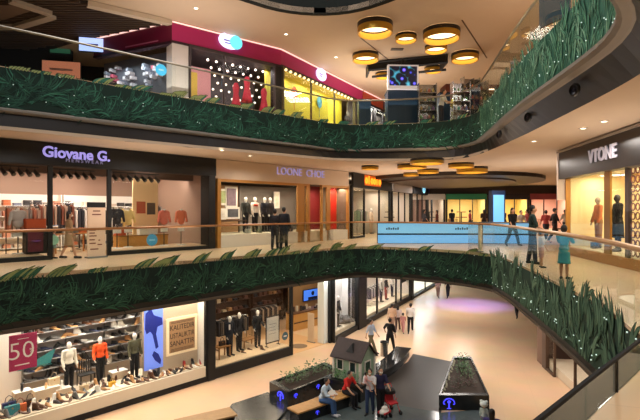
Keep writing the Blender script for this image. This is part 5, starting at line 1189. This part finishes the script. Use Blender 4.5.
def navy_box(px0, px1, py, d, label, h, dp=1.2):
    a = P(px0, py, d); b = P(px1, py, d); t = empty('kiosk_cabinet', (a.x, d, L2), 0, label=label, cat='kiosk'); w = b.x-a.x
    obj('cabinet_body', MB().box(0, w, 0, dp, 0, h-.05), NAVY, t); obj('cabinet_top', MB().box(-.03, w+.03, -.03, dp+.03, h-.05, h), mat((20, 30, 40)), t)
    obj('cabinet_door', MB().box(.06, w*.48, -.012, 0, .1, h-.12), NAVY, t); obj('cabinet_door', MB().box(w*.52, w-.06, -.012, 0, .1, h-.12), NAVY, t)
    return a
navy_box(388, 421, 88, 24.4, 'tall navy kiosk cabinet right under the hanging screen', E+(HY-89.5)/F*24.4-L2)
navy_box(359, 371, 98, 25.4, 'small navy kiosk cabinet left of the screen kiosk', E+(HY-99)/F*25.4-L2)
navy_box(440, 457, 92, 25.2, 'navy kiosk cabinet behind the person in white upstairs', E+(HY-92)/F*25.2-L2)
figure('person', 'person in a white shirt standing by the navy kiosk upstairs', 'person', (P(441, 100, 22.7).x, 22.7, L2), .9, 1.74, top=(196, 196, 190), bottom=(30, 32, 40), arms=((30, 5, 40), (20, 5, 60)), lean=12, vox=.02)
for i, (px, hh, c, lb) in enumerate(((427, 2.25, (200, 186, 160), 'busy glass shelf of pale goods left of the person in white upstairs'), (462, 2.4, (176, 196, 196), 'pale glowing glass display case right of the navy cabinet'), (474, 2.7, (214, 170, 110), 'tall warm lit rack of small goods at the upper right'), (485, 2.7, (200, 150, 80), 'gold lit rack of goods next to the slanting railing'))):
    x = P(px, 90, 23.6).x; t = empty('goods_rack', (x, 23.6+.3*i, L2), .1*i, label=lb, cat='rack')
    obj('rack_frame', MB().box(-.45, -.41, -.2, .2, 0, hh).box(.41, .45, -.2, .2, 0, hh).box(-.45, .45, .17, .2, 0, hh), STEEL, t)
    for k in range(5): obj('shelf', MB().box(-.41, .41, -.2, .17, .05+k*(hh-.1)/5, .08+k*(hh-.1)/5), STEEL, t)
    for k in range(5):
        for j in range(4):
            q = empty('rack_item', (x-.3+.2*j, 23.6+.3*i-.05, L2+.08+k*(hh-.1)/5), label='small %s item on the %s' % (('pale', 'whitish', 'amber', 'gold')[i], lb.split(' at the')[0].split(' next')[0].split(' left')[0].split(' right')[0]), cat='item', group='items on ' + lb[:30])
            obj('item_body', MB().lathe([(.001, 0), (.055, 0), (.06, .12), (.03, .16), (.03, .2), (.001, .2)], seg=8), mat(tuple(int(v*rr.uniform(.5, 1)) for v in c), .3), q)
# far upper wall and dark recess with light strip
a = P(446, 80, 30); b = P(500, 74, 30); t = empty('light_trough', (a.x, 30, C2-.43), .05, label='dark ceiling trough with a bright strip behind the right ring lamp', cat='ceiling light')
obj('trough', MB().box(0, b.x-a.x, 0, 1.2, 0, .42), mat((90, 40, 26)), t); obj('strip', MB().box(.3, b.x-a.x-.3, -.02, .1, .08, .16), mat((255, 220, 190), .5, emit=3), t)
structure('wall_upper_far', MB().box(3, 30, 40, 40.3, L2, C2), mat((170, 130, 96), .7))
structure('wall_upper_right', MB().box(13.5, 13.8, 4, 40, L2, C2), mat((190, 150, 116), .7))
# dark shop banner behind the glass, upper right
p = P(554, 8, 12.6); t = empty('hanging_banner', p, -1.2, label='dark blue grey banner behind the glass at the top right', cat='banner'); obj('banner_sheet', MB().box(-.5, .5, 0, .03, -.35, 1.0), mat((44, 70, 84)), t); obj('banner_rod', MB().tube((-.52, .015, -.36), (.52, .015, -.36), .02, seg=8), DARK, t)
# ================================================================ ground-floor court: floor areas, planters, benches, playhouse
UD = math.atan2(.742, .67)
def slab(name, pix, z1, m, z0=0.0):
    pts = [at(px, py, 0)[:2] for px, py in pix]; return poly(name, pts, z0, z1, m)
slab('floor_dark_paving', [(413, 354), (453, 362), (441, 413), (400, 406), (370, 396), (366, 376), (392, 371), (408, 362)], .012, mat((56, 49, 42), .42, noise=.2, scale=1.5))
slab('floor_grey_paving', [(262, 440), (284, 418), (352, 394), (370, 396), (400, 406), (441, 413), (490, 409), (496, 440)], .016, tiled_floor('grey_stone', (96, 108, 108), .6, .15, .6, .12, UD))
slab('floor_dark_step', [(210, 440), (232, 408), (268, 396), (290, 411), (262, 440)], .16, MARBLE)
slab('floor_dark_step_low', [(262, 440), (290, 411), (300, 420), (280, 440)], .09, MARBLE)
EM = mat((60, 60, 230), .5, emit=2.2)
def emblem(parent, loc, rz, r):
    m = MB()
    for k in range(9):
        a0, a1 = PI*k/9, PI*(k+1)/9; m.tube((r*math.cos(a0), 0, r*math.sin(a0)*.9), (r*math.cos(a1), 0, r*math.sin(a1)*.9), r*.09, seg=5)
    m.tube((0, 0, -r*.9), (0, 0, r*.3), r*.12, seg=6); m.ball((0, 0, r*.3), (r*.35, .012, r*.3), 1); m.tube((-r*.35, 0, -r*.9), (r*.35, 0, -r*.9), r*.07, seg=5); m.tube((-r, 0, -.02), (-r*.7, 0, -.02), r*.07, seg=5); m.tube((r, 0, -.02), (r*.7, 0, -.02), r*.07, seg=5)
    return obj('lit_emblem', m, EM, parent, loc=loc, rz=rz, label='blue glowing mushroom-shaped emblem')
def planter(label, pts, h, th=.18):
    c = sum((Vector(p) for p in pts), Vector((0, 0)))/len(pts); r = empty('stone_planter', (c.x, c.y, 0), label=label, cat='planter')
    P_ = [(Vector(p)-c) for p in pts]; inn = [p*(1-th/p.length*1.35) for p in P_]
    m = MB(); n = len(P_)
    for i in range(n):
        j = (i+1) % n; m.prism([P_[i], P_[j], inn[j], inn[i]], 0, h)
    obj('stone_wall', m, MARBLE, r); m = MB(); m.prism(inn, .05, h-.08); obj('soil', m, mat((58, 44, 34), .9, noise=.5, scale=8), r)
    return r, inn, c
lp = [(-1.16, 17.45), (-1.95, 18.5), (.2, 20.9), (1.0, 19.85)]
r, inn, c = planter('long black marble planter with blue emblems left of the playhouse', lp, .62)
def frame_on(p, q, t, off=.015):
    d = Vector(q)-Vector(p); rz = math.atan2(d.y, d.x); n = Vector((d.y, -d.x)).normalized(); w = Vector(p)+d*t+n*off; return w, rz
w, rz = frame_on(lp[1], lp[0], .62); emblem(r, (w.x-c.x, w.y-c.y, .3), rz, .2)
for t in (.12, .5): w, rz = frame_on(lp[0], lp[3], t); emblem(r, (w.x-c.x, w.y-c.y, .38), rz, .09)
rp = [(4.3, 17.35), (6.1, 17.3), (6.9, 21.9), (6.1, 22.0)]
r2, inn2, c2 = planter('black marble planter tapering away on the beige floor, with a blue emblem', rp, .55)
w, rz = frame_on(rp[0], rp[1], .2); emblem(r2, (w.x-c2.x, w.y-c2.y, .25), rz, .2)
rr = random.Random(21)
def shrub(x, y, z, h, w, label, cols, grp, n=60):
    r = empty('potted_shrub', (x, y, z), rr.random()*6, label=label, cat='plant', group=grp)
    m = MB()
    for k in range(5):
        a = rr.random()*6.3; m.tube((0, 0, -.03), (w*.4*math.cos(a), w*.4*math.sin(a), h*rr.uniform(.5, .9)), .008, .004, 5)
    obj('stem', m, mat((60, 50, 30), .8), r); m = MB()
    for k in range(n):
        a = rr.random()*6.3; q = rr.random()**.5*w*.5; zz = rr.uniform(.1, 1)*h; p = Vector((q*math.cos(a), q*math.sin(a), zz)); L = rr.uniform(.07, .13)
        d = Vector((math.cos(a)+rr.uniform(-.6, .6), math.sin(a)+rr.uniform(-.6, .6), rr.uniform(-.2, .9))).normalized(); s = d.cross(Vector((0, 0, 1))).normalized()*L*.28
        m.face([p, p+d*L*.5+s, p+d*L, p+d*L*.5-s], rr.randrange(len(cols)))
    obj('leaves', m, [mat(c, .6) for c in cols], r); return r
G1 = [(52, 92, 46), (34, 68, 36), (90, 120, 70)]
for i in range(8):
    t = .1+.11*i; a = Vector(inn[0])*(1-t)+Vector(inn[3])*t; b = Vector(inn[1])*(1-t)+Vector(inn[2])*t; p = a*.5+b*.5+c+Vector((rr.uniform(-.1, .1), rr.uniform(-.1, .1)))
    shrub(p.x, p.y, .54, rr.uniform(.35, .55), .5, 'leafy green shrub in the long planter, %s from its near left end' % ['nearest', 'second', 'third', 'fourth', 'fifth', 'sixth', 'seventh', 'farthest'][i], G1, 'shrubs in the long marble planter')
for i in range(9):
    t = .12+.095*i; a = inn2[0]*(1-t)+inn2[3]*t; b = inn2[1]*(1-t)+inn2[2]*t; q = .5 if i > 3 else (.35 if i % 2 else .65); p = a*q+b*(1-q)+c2
    red = i < 3
    shrub(p.x, p.y, .47, rr.uniform(.25, .5), .5, ('reddish brown low plant' if red else 'dark green shrub')+' in the tapering planter, %s from its wide front' % ['nearest', 'second', 'third', 'fourth', 'fifth', 'sixth', 'seventh', 'eighth', 'farthest'][i], [(86, 40, 34), (60, 40, 30), (60, 70, 40)] if red else G1, 'plants in the tapering planter')
m = MB()
for i in range(26):
    t = i/25; p = (inn2[0]*(1-t)+inn2[3]*t)*.93; m.ball((p.x+rr.uniform(-.05, .05), p.y, .49), (.05, .05, .04), 1)
obj('white_pebbles', m, mat((200, 196, 170), .7), r2, kind='stuff')
def bench(label, cx_, cy_, L, W, h, rz, slat=None, basec=None, n=9):
    r = empty('bench', (cx_, cy_, 0), rz, label=label, cat='bench'); m = MB()
    for i in range(n): m.box(-L/2, L/2, -W/2+W*i/n, -W/2+W*(i+.86)/n, h-.05, h)
    obj('slatted_seat', m, slat or mat((196, 148, 84), .5, noise=.2), r); obj('bench_base', MB().box(-L/2+.08, L/2-.08, -W/2+.06, W/2-.06, 0, h-.05), basec or MARBLE, r)
    return r
b1 = bench('wooden topped bench in front of the long planter where people sit', .12, 17.15, 2.75, .62, .45, math.atan2(1.74, 2.08))
emblem(b1, (-.5, -.27, .22), 0, .07); emblem(b1, (.3, -.27, .22), 0, .07)
p = at(207, 415, .45); bench('slatted wooden bench at the bottom edge beside the dark steps', p.x, p.y-.15, 1.9, .75, .45, .55, mat((176, 140, 96), .5, noise=.2), n=11)
# plinth and playhouse
hx, hy, hr = 1.35, 19.05, -PI/4+.12
r = empty('plinth', (hx, hy, 0), hr, label='black marble plinth carrying the small green and white playhouse', cat='plinth'); obj('plinth_block', MB().box(-.8, .8, -.75, .75, 0, .56), MARBLE, r); obj('plinth_top', MB().box(-.84, .84, -.79, .79, .56, .62), BLACK, r)
r = empty('playhouse', (hx, hy, .62), hr, label='small playhouse with dark gabled roof, pale green walls and white corners', cat='playhouse')
WG = mat((150, 176, 150), .6, noise=.15); a_, b_, wh, rh = .62, .5, .92, .52
m = MB().box(-a_, a_, -b_, b_, 0, wh); m.prism([(-a_, 0), (a_, 0), (a_, .001), (-a_, .001)], wh, wh+.01)
for x in (-a_, a_): m.face([(x, -b_, wh), (x, b_, wh), (x, 0, wh+rh)])
obj('wall_shell', m, WG, r)
m = MB()
for sy in (-1, 1):
    ov = 1.22; m.b.faces.new([m.b.verts.new(q) for q in ((-a_-.12, 0, wh+rh+.05), (a_+.12, 0, wh+rh+.05), (a_+.12, sy*b_*ov, wh-rh*(ov-1)+.05), (-a_-.12, sy*b_*ov, wh-rh*(ov-1)+.05))])
    m.b.faces.new([m.b.verts.new(q) for q in ((-a_-.12, 0, wh+rh), (a_+.12, 0, wh+rh), (a_+.12, sy*b_*ov, wh-rh*(ov-1)), (-a_-.12, sy*b_*ov, wh-rh*(ov-1)))])
    for x in (-a_-.12, a_+.12): m.b.faces.new([m.b.verts.new(q) for q in ((x, 0, wh+rh), (x, 0, wh+rh+.05), (x, sy*b_*ov, wh-rh*(ov-1)+.05), (x, sy*b_*ov, wh-rh*(ov-1)))])
obj('roof', m, mat((64, 52, 50), .7, noise=.3, scale=10), r)
m = MB(); m.face([(-.1, -.42, wh+.16), (.24, -.42, wh+.16), (.07, -.24, wh+.46)]); m.face([(-.1, -.42, wh+.16), (.07, -.24, wh+.46), (.07, -.1, wh+.46), (-.1, -.1, wh+.3)]); m.face([(.24, -.42, wh+.16), (.07, -.24, wh+.46), (.07, -.1, wh+.46), (.24, -.1, wh+.3)]); obj('dormer', m, BLACK, r)
for x in (-a_, a_):
    for y in (-b_, b_): obj('corner_post', MB().box(x-.045, x+.045, y-.045, y+.045, 0, wh), WHITE, r)
for x, y0, y1 in ((a_+.005, -.17, .17),):
    obj('door', MB().box(a_, a_+.02, y0, y1, 0, .72), mat((40, 66, 50)), r); obj('door_trim', MB().box(a_, a_+.03, y0-.05, y0, 0, .77).box(a_, a_+.03, y1, y1+.05, 0, .77).box(a_, a_+.03, y0, y1, .72, .77), WHITE, r)
for x in (-.32, .28):
    w_ = obj('window_frame', MB().box(x-.16, x+.16, -b_-.02, -b_, .35, .39).box(x-.16, x+.16, -b_-.02, -b_, .74, .78).box(x-.16, x-.12, -b_-.02, -b_, .35, .78).box(x+.12, x+.16, -b_-.02, -b_, .35, .78), WHITE, r); obj('pane', MB().box(x-.12, x+.12, -b_-.012, -b_-.004, .39, .74), mat((30, 50, 44), .2), w_)
for i, (x, y) in enumerate(((-.66, -.62), (-.3, -.64), (.1, -.63), (.45, -.64), (.72, -.3))):
    pw = Matrix.Rotation(hr, 3, 'Z') @ Vector((x, y, 0)); shrub(hx+pw.x, hy+pw.y, .63, rr.uniform(.35, .6), .3, 'bright green climbing plant against the playhouse wall, %s' % ['by the left corner', 'under the left window', 'between the windows', 'under the right window', 'beside the door'][i], [(60, 130, 60), (40, 96, 50), (110, 160, 90)], 'plants along the playhouse', 40)
# curved dark ledge and metal bin
arc = smooth_line([at(364, 388, 0)[:2], at(380, 384, 0)[:2], at(396, 374, 0)[:2], at(406, 364, 0)[:2], at(411, 357, 0)[:2]], 2)
t = empty('curved_bench', (arc[0][0], arc[0][1], 0), label='curved black glossy stone bench sweeping round to the right of the playhouse', cat='bench'); off = Vector((-arc[0][0], -arc[0][1], 0))
obj('stone_seat', MB().sweep(arc, [(0, .40), (0, .45), (.75, .45), (.75, .40)]), mat((46, 46, 46), .12), t, loc=off); obj('stone_base', MB().sweep(arc, [(.08, 0), (.08, .40), (.68, .40), (.68, 0)]), MARBLE, t, loc=off)
obj('edge_strip', MB().sweep(arc, [(-.012, .41), (-.012, .44), (0, .44), (0, .41)]), STEEL, t, loc=off)
p = at(389, 372, 0)
p = Vector((p.x-.1, p.y+.9, .45)); t = empty('litter_bin', p, label='shiny metal cylinder bin on the curved black bench', cat='bin'); obj('bin_body', MB().lathe([(.001, 0), (.17, 0), (.17, .62)], seg=20), mat((190, 190, 186), .2, .9), t); obj('bin_rim', MB().lathe([(.18, .62), (.18, .68), (.14, .68), (.14, .6)], seg=20), DARK, t)

# ================================================================ people
def person_at(px, py, z, rz, label, h, dx=0, dy=0, **k):
    p = at(px, py, z); return figure('person', label, 'person', (p.x+dx, p.y+dy, z), rz, h, **k)
WALK = dict(legs=((28, 6), (-18, 22)), arms=((-22, 6, 12), (22, 6, 20)))
WALK2 = dict(legs=((-15, 18), (24, 6)), arms=((20, 6, 15), (-18, 6, 12)))
person_at(371, 353, 0, .9, 'person in a light blue white shirt and khaki trousers walking past the playhouse', 1.72, top=(186, 200, 222), sleeve=.6, bottom=(112, 104, 78), **WALK)
person_at(391, 356, 0, 2.5, 'person in all black walking with one arm swung out beside the metal bin', 1.82, dy=.35, top=(20, 20, 24), bottom=(16, 16, 20), legs=((22, 4), (-18, 20)), arms=((10, 6, 12), (25, 38, 15)))
person_at(392, 333, 0, 2.8, 'person in a beige top walking away, left of the family group', 1.72, top=(196, 160, 130), bottom=(150, 116, 96), **WALK2)
person_at(398.5, 333, 0, 2.9, 'person with long black hair and a pale shirt in the family group', 1.62, dy=.25, top=(200, 180, 176), bottom=(90, 70, 66), longhair=True, **WALK)
person_at(403, 333.5, 0, 2.8, 'child in a dusty pink outfit walking between adults', 1.18, top=(190, 130, 126), bottom=(196, 140, 136), **WALK2)
person_at(410.5, 333, 0, 2.9, 'person in a white shirt and black trousers at the right of the family', 1.78, top=(214, 206, 200), sleeve=.9, bottom=(20, 20, 22), **WALK)
person_at(448, 298, 0, 3.0, 'distant person in black walking away under the far fascia', 1.75, top=(24, 22, 24), bottom=(20, 20, 22), vox=.02, **WALK)
person_at(438, 298, 0, 2.8, 'distant person in grey pink clothes left of the distant black figure', 1.6, top=(170, 140, 130), bottom=(140, 110, 100), vox=.02, **WALK2)
person_at(517, 318, 0, 3.0, 'person in dark clothes half hidden by the right leaf balustrade', 1.75, top=(30, 28, 32), bottom=(26, 26, 30), vox=.02, **WALK)
# by the bench
bw = math.atan2(1.74, 2.08)
def on_bench(t, dep): return Vector((.12+math.cos(bw)*t+math.sin(bw)*dep, 17.15+math.sin(bw)*t-math.cos(bw)*dep, 0))
SIT = dict(legs=((88, 86), (84, 80)))
p = on_bench(-.15, .12); figure('person', 'seated person in a pale blue white shirt and jeans reading papers on the bench', 'person', (p.x, p.y, .0), bw+.45, 1.7, legs=((88, 82), (80, 74)), arms=((35, 8, 65), (35, 8, 65)), lean=14, top=(190, 210, 226), sleeve=.7, bottom=(66, 100, 150), shoes=(200, 200, 205))
pr = empty('papers', (p.x+.36, p.y-.20, .82), bw+.45, label='white open papers held by the seated person in jeans', cat='papers'); o = obj('sheet', MB().box(-.2, .0, -.14, .14, 0, .01).box(0.005, .2, -.14, .14, 0, .012), WHITE, pr); o.rotation_euler = (.6, 0, 0)
p = on_bench(1.05, .05); figure('person', 'seated person in a bright red shirt and black trousers at the right bench end', 'person', (p.x, p.y, 0), bw+.1, 1.72, legs=((86, 84), (82, 80)), arms=((38, 14, 20), (32, 14, 25)), lean=16, top=(206, 36, 30), sleeve=.4, bottom=(24, 22, 26))
_, hands = person_at(370, 414, 0, -.35, 'masked person in a white T-shirt and blue jeans holding a baby', 1.62, top=(224, 224, 226), sleeve=.4, bottom=(44, 62, 96), mask=True, legs=((10, 4), (-8, 6)), arms=((20, 10, 95), (30, 6, 90)), hair=(20, 18, 18))
p = at(366, 414, 0); figure('person', 'baby in pale pink clothes carried on the arm of the masked person', 'person', (p.x-.02, p.y-.1, .82), 1.6, .72, top=(226, 170, 164), sleeve=.9, bottom=(226, 190, 184), legs=((50, 40), (45, 40)), arms=((40, 10, 30), (60, 8, 20)), shoes=None, vox=.008)
person_at(380.5, 414, 0, .15, 'masked person in a navy T-shirt and black trousers behind the red pushchair', 1.66, top=(34, 32, 66), sleeve=.4, bottom=(18, 18, 24), mask=True, arms=((12, 12, 30), (30, 8, 40)), legs=((8, 4), (-6, 4)))
# pushchair
p = at(388, 413, 0); r = empty('pushchair', (p.x+.1, p.y-.05, 0), .5, label='small red and black pushchair in front of the person in navy', cat='pushchair')
m = MB()
for sx in (-.2, .2): m.tube((sx, .3, .95), (sx, -.25, .12), .014, seg=6).tube((sx, .25, .1), (sx, -.1, .55), .014, seg=6)
m.tube((-.2, .3, .95), (.2, .3, .95), .018, seg=6); obj('frame', m, mat((190, 30, 36), .4), r)
obj('seat', MB().cbox((0, -.02, .42), (.36, .34, .04), rx=.1).cbox((0, .15, .62), (.36, .04, .42), rx=-.3), mat((186, 30, 40), .7), r)
obj('sun_hood', MB().lathe([(.22, 0), (.2, .1), (.12, .18), (.001, .2)], seg=16, c=(0, .06, .72), sy=.8), BLACK, r)
for sx in (-.22, .22):
    for y in (-.26, .26):
        w_ = obj('wheel', MB().lathe([(.04, -.02), (.085, -.02), (.09, 0), (.085, .02), (.04, .02)], seg=14), BLACK, r, loc=(sx, y, .09)); w_.rotation_euler = (0, PI/2, 0)
p = at(383.5, 413.5, 0); r = empty('toy_car', (p.x, p.y-.25, 0), .9, label='white and red ride-on toy car beside the pushchair', cat='toy')
obj('car_body', fused([('e', (0, 0, .18), (.26, .15, .1)), ('e', (.02, 0, .28), (.13, .11, .09))], .02), WHITE, r); obj('red_trim', MB().box(-.2, .2, -.155, .155, .14, .2), mat((190, 30, 36)), r)
for x in (-.16, .16):
    for y in (-.14, .14): w_ = obj('wheel', MB().lathe([(.001, -.025), (.08, -.025), (.08, .025), (.001, .025)], seg=14), BLACK, r, loc=(x, y, .08)); w_.rotation_euler = (PI/2, 0, 0)
# bottom right pair
p = at(492, 410.5, 1.62); figure('person', 'dark-haired person cut off by the bottom edge near the tapering planter', 'person', (p.x, p.y, 0), 2.8, 1.66, top=(70, 62, 120), bottom=(40, 40, 60), longhair=True, arms=((20, 8, 80), (10, 8, 30)))
q, _ = figure('person', 'small child in a white fluffy hat carried at the bottom right edge', 'person', (p.x-.14, p.y+.26, .98), 2.6, .78, top=(190, 214, 214), sleeve=.9, bottom=(120, 130, 160), legs=((50, 60), (45, 60)), vox=.009)
m = MB(); m.ball((0, 0, .72), (.115, .12, .09), 2); m.ball((-.07, .0, .79), .05, 1); m.ball((.07, 0, .79), .05, 1); obj('fluffy_hat', m, mat((225, 238, 236), .9, bump=.4, scale=40), q, smooth=True)
# first floor people
person_at(69, 258.5, L1, 2.2, 'person in a beige dress and face mask walking before the clothing shop doorway', 1.62, top=(158, 128, 92), bottom=(158, 128, 92), dress=.45, mask=True, longhair=True, legs=((16, 4), (-12, 10)), arms=((10, 6, 70), (5, 8, 30)))
person_at(53.5, 258.5, L1, 2.4, 'small child in light blue beside the person in the beige dress', .98, top=(150, 178, 184), bottom=(150, 178, 184), dress=.3)
person_at(275, 249.5, L1, 2.9, 'person in dark clothes, left of the pair looking at the gold window', 1.68, top=(30, 28, 34), sleeve=1, bottom=(24, 24, 30), legs=((6, 2), (-5, 4)), bag=(0, (120, 110, 100), 'grey shopping bag in the hand of the left dark person'))
person_at(284, 250, L1, 2.7, 'person in a dark coat, right of the pair looking at the gold window', 1.76, top=(26, 26, 34), sleeve=1, bottom=(20, 20, 26), open_coat=True, legs=((4, 2), (-6, 4)), bag=(1, (150, 136, 112), 'beige shopping bag in the hand of the right dark person'))
figure('person', 'broad person in a dark green T-shirt behind the curving right railing', 'person', (6.42, 14.5, L1), 1.2, 1.78, top=(24, 50, 46), bottom=(40, 46, 64), slim=1.12, legs=((6, 2), (-6, 4)), arms=((20, 10, 40), (10, 10, 20)))
figure('person', 'child in a white T-shirt and pink shorts beside the person in dark green', 'person', (6.22, 13.5, L1), 1.4, 1.04, top=(220, 216, 214), bottom=(190, 150, 150), blen=.45, arms=((10, 10, 20), (60, 10, 20)))
figure('person', 'child with black hair in a long turquoise dress behind the right railing', 'person', (5.72, 11.25, L1), 2.4, 1.24, top=(64, 160, 172), bottom=(64, 160, 172), dress=.4, longhair=False, arms=((50, 6, 70), (50, 6, 60)))
crowd = [(512.5, 21.5, 1.74, (20, 20, 24), (24, 24, 30), 'person in black, largest of the crowd left of the person in dark green'), (546, 26, 1.66, (170, 70, 70), (50, 50, 60), 'distant person in a red top just right of the person in dark green'),
         (554.5, 24, 1.74, (26, 24, 30), (60, 50, 50), 'distant person in black beside the bluish shop end panel'), (565, 29, 1.7, (196, 186, 170), (40, 40, 50), 'distant person in a pale top before the yellow far shop'),
         (527, 31, 1.7, (140, 60, 56), (60, 56, 60), 'distant person in a dull red top between black-clothed people'), (521, 27, 1.66, (190, 180, 174), (60, 60, 70), 'distant person in a light top at the hall centre'),
         (484, 35, 1.7, (60, 40, 36), (40, 36, 36), 'distant person in brown left of the blue advert column'), (470, 37, 1.7, (170, 60, 70), (60, 50, 50), 'distant person in red above the right end of the blue counter'),
         (452, 34, 1.72, (30, 30, 30), (40, 30, 30), 'distant person in black leaning above the blue counter'), (437, 36, 1.68, (110, 60, 50), (50, 40, 40), 'distant person in rust brown near the violet lettering'),
         (504, 38, 1.7, (50, 60, 90), (40, 40, 50), 'distant person in blue right of the blue advert column'), (572, 25, 1.7, (70, 60, 56), (40, 40, 40), 'distant person in grey brown next to the right shop corner'),
         (424, 33, 1.7, (80, 80, 90), (40, 40, 50), 'distant person in grey in front of the far left shops')]
for i, (px, d, h, tp, bt, lb) in enumerate(crowd):
    figure('person', lb, 'person', ((px-CX)/F*d, d, L1), (0.3, 2.9, 1.5, 3.4, 4.6)[i % 5], h, top=tp, bottom=bt, vox=.026, longhair=i % 3 == 0, **(WALK if i % 2 else WALK2))
# ---------------------------------------------------------------- light, world, camera
WARM = (1.0, 0.915, 0.84)
for x, y, p in ((-5.2, 17, 45), (-8, 13.8, 45), (-2.4, 20.6, 45), (5, 27, 110), (10, 27, 120), (3, 33, 90), (9, 38, 120), (15, 34, 120), (8.2, 19, 60), (7.4, 13, 60), (6.8, 8, 50), (12, 31, 90), (5.4, 3.2, 120)):
    light('AREA', (x, y, C1-0.35), p, WARM, 1.2, 1.2)
for x, y, p in ((-7.5, 15.5, 60), (-2, 21, 60), (3, 26, 140), (8, 27, 120), (9, 19, 110), (8.5, 12, 110), (4, 33, 120)):
    light('AREA', (x, y, C2-0.9), p, WARM, 1.4, 1.4)
for x, y, p in ((7, 26, 170), (2.5, 25.5, 110), (10, 34, 190), (4.5, 33, 140), (9, 18, 120), (9, 44, 200), (-4.2, 17.6, 95), (-7, 14.4, 90), (-1, 21.2, 80), (7.5, 21.5, 110)):
    light('AREA', (x, y, C0-0.1), p, WARM, 1.5, 1.5)
light('AREA', (-1, 10.5, 19), 1500, (1.0, 0.93, 0.86), 9, 13)
# added upward lamps that imitate bounce from the lit walkways and floors
for x, y, z, p, q in ((3.5, 27, 12.6, 240, 6), (9.5, 14, 12.6, 160, 5), (-5, 18.4, 12.4, 90, 4), (5, 27, 7.2, 130, 6), (8.6, 12, 7.2, 90, 4), (11, 22, 7.2, 100, 5), (-5.5, 16.5, 6.6, 50, 3)):
    light('AREA', (x, y, z), p, (1.0, 0.88, 0.77), q, q, rot=(PI, 0, 0))
light('SPOT', at(470, 305, 0.0) + Vector((0, 0, 4.0)), 1700, (0.25, 0.2, 1.0), 0.3, angle=1.5)  # added violet spot, no fitting, makes the purple sheen on the floor
w = bpy.data.worlds.new('mall_air'); bpy.context.scene.world = w; w.use_nodes = True
w.node_tree.nodes['Background'].inputs[0].default_value = (0.75, 0.85, 1.0, 1); w.node_tree.nodes['Background'].inputs[1].default_value = 0.12
cd = bpy.data.cameras.new('camera'); cam = bpy.data.objects.new('camera', cd); C.objects.link(cam)
cam.location = (0, 0, E); cam.rotation_euler = (PI/2, 0, 0); cd.sensor_width = 36; cd.lens = 27; cd.shift_y = (HY-210)/640; cd.clip_end = 200
sc = bpy.context.scene; sc.camera = cam
sc.view_settings.view_transform = 'Standard'; sc.view_settings.look = 'None'; sc.view_settings.exposure = 0.04; sc.view_settings.gamma = 1
